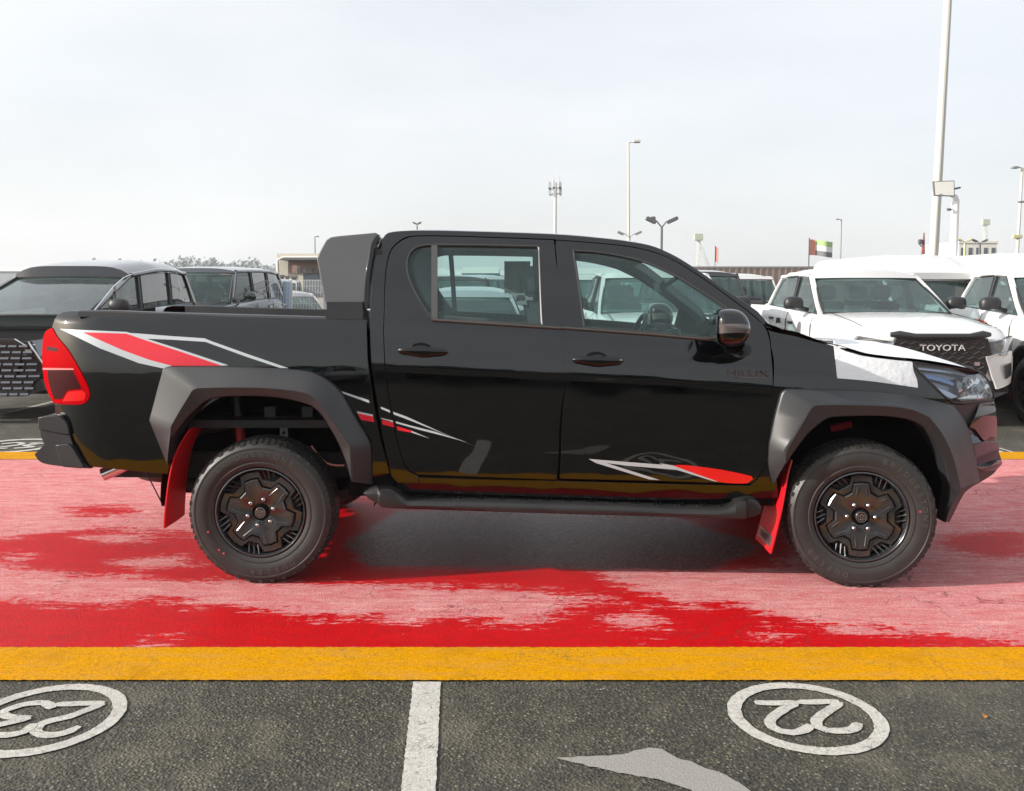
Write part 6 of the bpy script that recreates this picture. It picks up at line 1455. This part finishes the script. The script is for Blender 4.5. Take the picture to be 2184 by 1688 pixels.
# trees beyond
def tree(x, y, h, w, label, seed, group='hazy trees on the skyline'):
    rnd = random.Random(seed); t = thing('tree', label, 'tree', (x, y, 0), 0, group)
    bm = bmesh.new(); tube(bm, [(0, 0, 0), (rnd.uniform(-.2, .2), 0, h*.4), (rnd.uniform(-.4, .4), 0, h*.7)], [.22, .15, .07], 6); bobj('trunk', bm, mat('bark', (.10, .08, .06), .9), t, None)
    bm = bmesh.new(); lobes = [(rnd.uniform(-w*.35, w*.35), rnd.uniform(-w*.3, w*.3), h*rnd.uniform(.55, .85), rnd.uniform(.18, .32)*w) for _ in range(7)]
    for k in range(300):
        a = rnd.choice(lobes); d = Vector((rnd.gauss(0, 1), rnd.gauss(0, 1), rnd.gauss(0, .8))).normalized()*a[3]*rnd.uniform(.5, 1.1); c = Vector(a[:3])+d; s = rnd.uniform(.05, .085)*w
        n = Vector((rnd.gauss(0, 1), rnd.gauss(0, 1), rnd.gauss(0, 1))).normalized(); u = n.orthogonal().normalized(); v2 = n.cross(u)
        bm.faces.new([bm.verts.new(c+u*s), bm.verts.new(c+v2*s*.7), bm.verts.new(c-u*s), bm.verts.new(c-v2*s*.7)])
    bobj('crown', bm, LEAFM, t, None)
LEAFM = mat('haze_paled_foliage', (.30, .34, .34), .8, var=.3, vscale=1.2)  # leaf colour paled to stand in for distance haze
rnd = random.Random(11)
descr = ['broad', 'narrow', 'tall', 'low', 'lopsided', 'round', 'thin', 'dense']
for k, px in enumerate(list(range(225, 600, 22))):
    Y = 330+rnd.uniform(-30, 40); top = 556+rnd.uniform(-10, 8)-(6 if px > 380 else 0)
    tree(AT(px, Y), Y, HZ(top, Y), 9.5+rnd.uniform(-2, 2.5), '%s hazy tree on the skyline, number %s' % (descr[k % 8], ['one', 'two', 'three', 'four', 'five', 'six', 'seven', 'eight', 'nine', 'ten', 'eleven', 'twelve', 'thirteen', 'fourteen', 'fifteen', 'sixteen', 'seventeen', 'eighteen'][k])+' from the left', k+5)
tree(AT(1535, 66), 66, HZ(558, 66), 1.0, 'tiny green tree top over the brown wall', 99, None)
# distant line of low buildings and bushes
rnd = random.Random(4)
wl = ['%s %s warehouse on the hazy skyline, %s' % (a, b, c) for k, (a, b, c) in enumerate([(['low', 'long', 'squat'][k % 3], ['sand coloured', 'grey', 'beige'][k % 3], ['beyond the left edge car', 'above the people carrier bonnet', 'above the people carrier windscreen', 'over the people carrier roof', 'behind the grey off-roader', 'left of the cream building', 'behind the cream building', 'behind the sports bar', 'behind the cab corner', 'seen at the left of the rear window', 'seen in the middle of the rear window', 'seen behind the paper sheet', 'behind the centre pillar', 'seen at the left of the front window', 'seen through the front window above the wheel', 'behind the windscreen pillar', 'at the left end of the brown wall', 'behind the brown wall', 'behind the flag', 'left of the cream mast', 'below the floodlight panel', 'behind the office block', 'behind the right hand street lamp', 'at the right edge'][k]) for k in range(24)])]
for k in range(24):
    px = -60+k*92; Y = rnd.uniform(230, 330); h = HZ(rnd.uniform(578, 600), Y); w = rnd.uniform(12, 26)
    tt = thing('distant_warehouse', wl[k], 'warehouse', (AT(px, Y), Y, 0), 0, 'low warehouses along the horizon')
    bm = bmesh.new(); box(bm, -w/2, w/2, 0, 14, 0, h); bobj('wall', bm, mat('far_wall_%d' % (k % 3), ((.50, .46, .42), (.38, .40, .42), (.58, .52, .46))[k % 3], .9), tt, None)
    bm = bmesh.new(); loft(bm, [[(x, y, z) for y, z in ((-.3, h+.01), (7, h+1.2), (14.3, h+.01))] for x in (-w/2-.3, w/2+.3)]); bobj('roof', bm, mat('roof_pale', (), .7), tt, None)
# haze
bm = bmesh.new(); box(bm, -420, 420, -30, 560, -1.2, 36); hz = bobj('haze', bm, None, None, None); hz['kind'] = 'stuff'
hm = bpy.data.materials.new('haze'); hm.use_nodes = True; ht = hm.node_tree; ht.nodes.clear(); ho = ht.nodes.new('ShaderNodeOutputMaterial'); hv = ht.nodes.new('ShaderNodeVolumePrincipled')
hv.inputs['Color'].default_value = (.93, .95, .98, 1); hv.inputs['Density'].default_value = HAZE; hv.inputs['Anisotropy'].default_value = .3; ht.links.new(hv.outputs[0], ho.inputs['Volume']); hz.data.materials.append(hm)
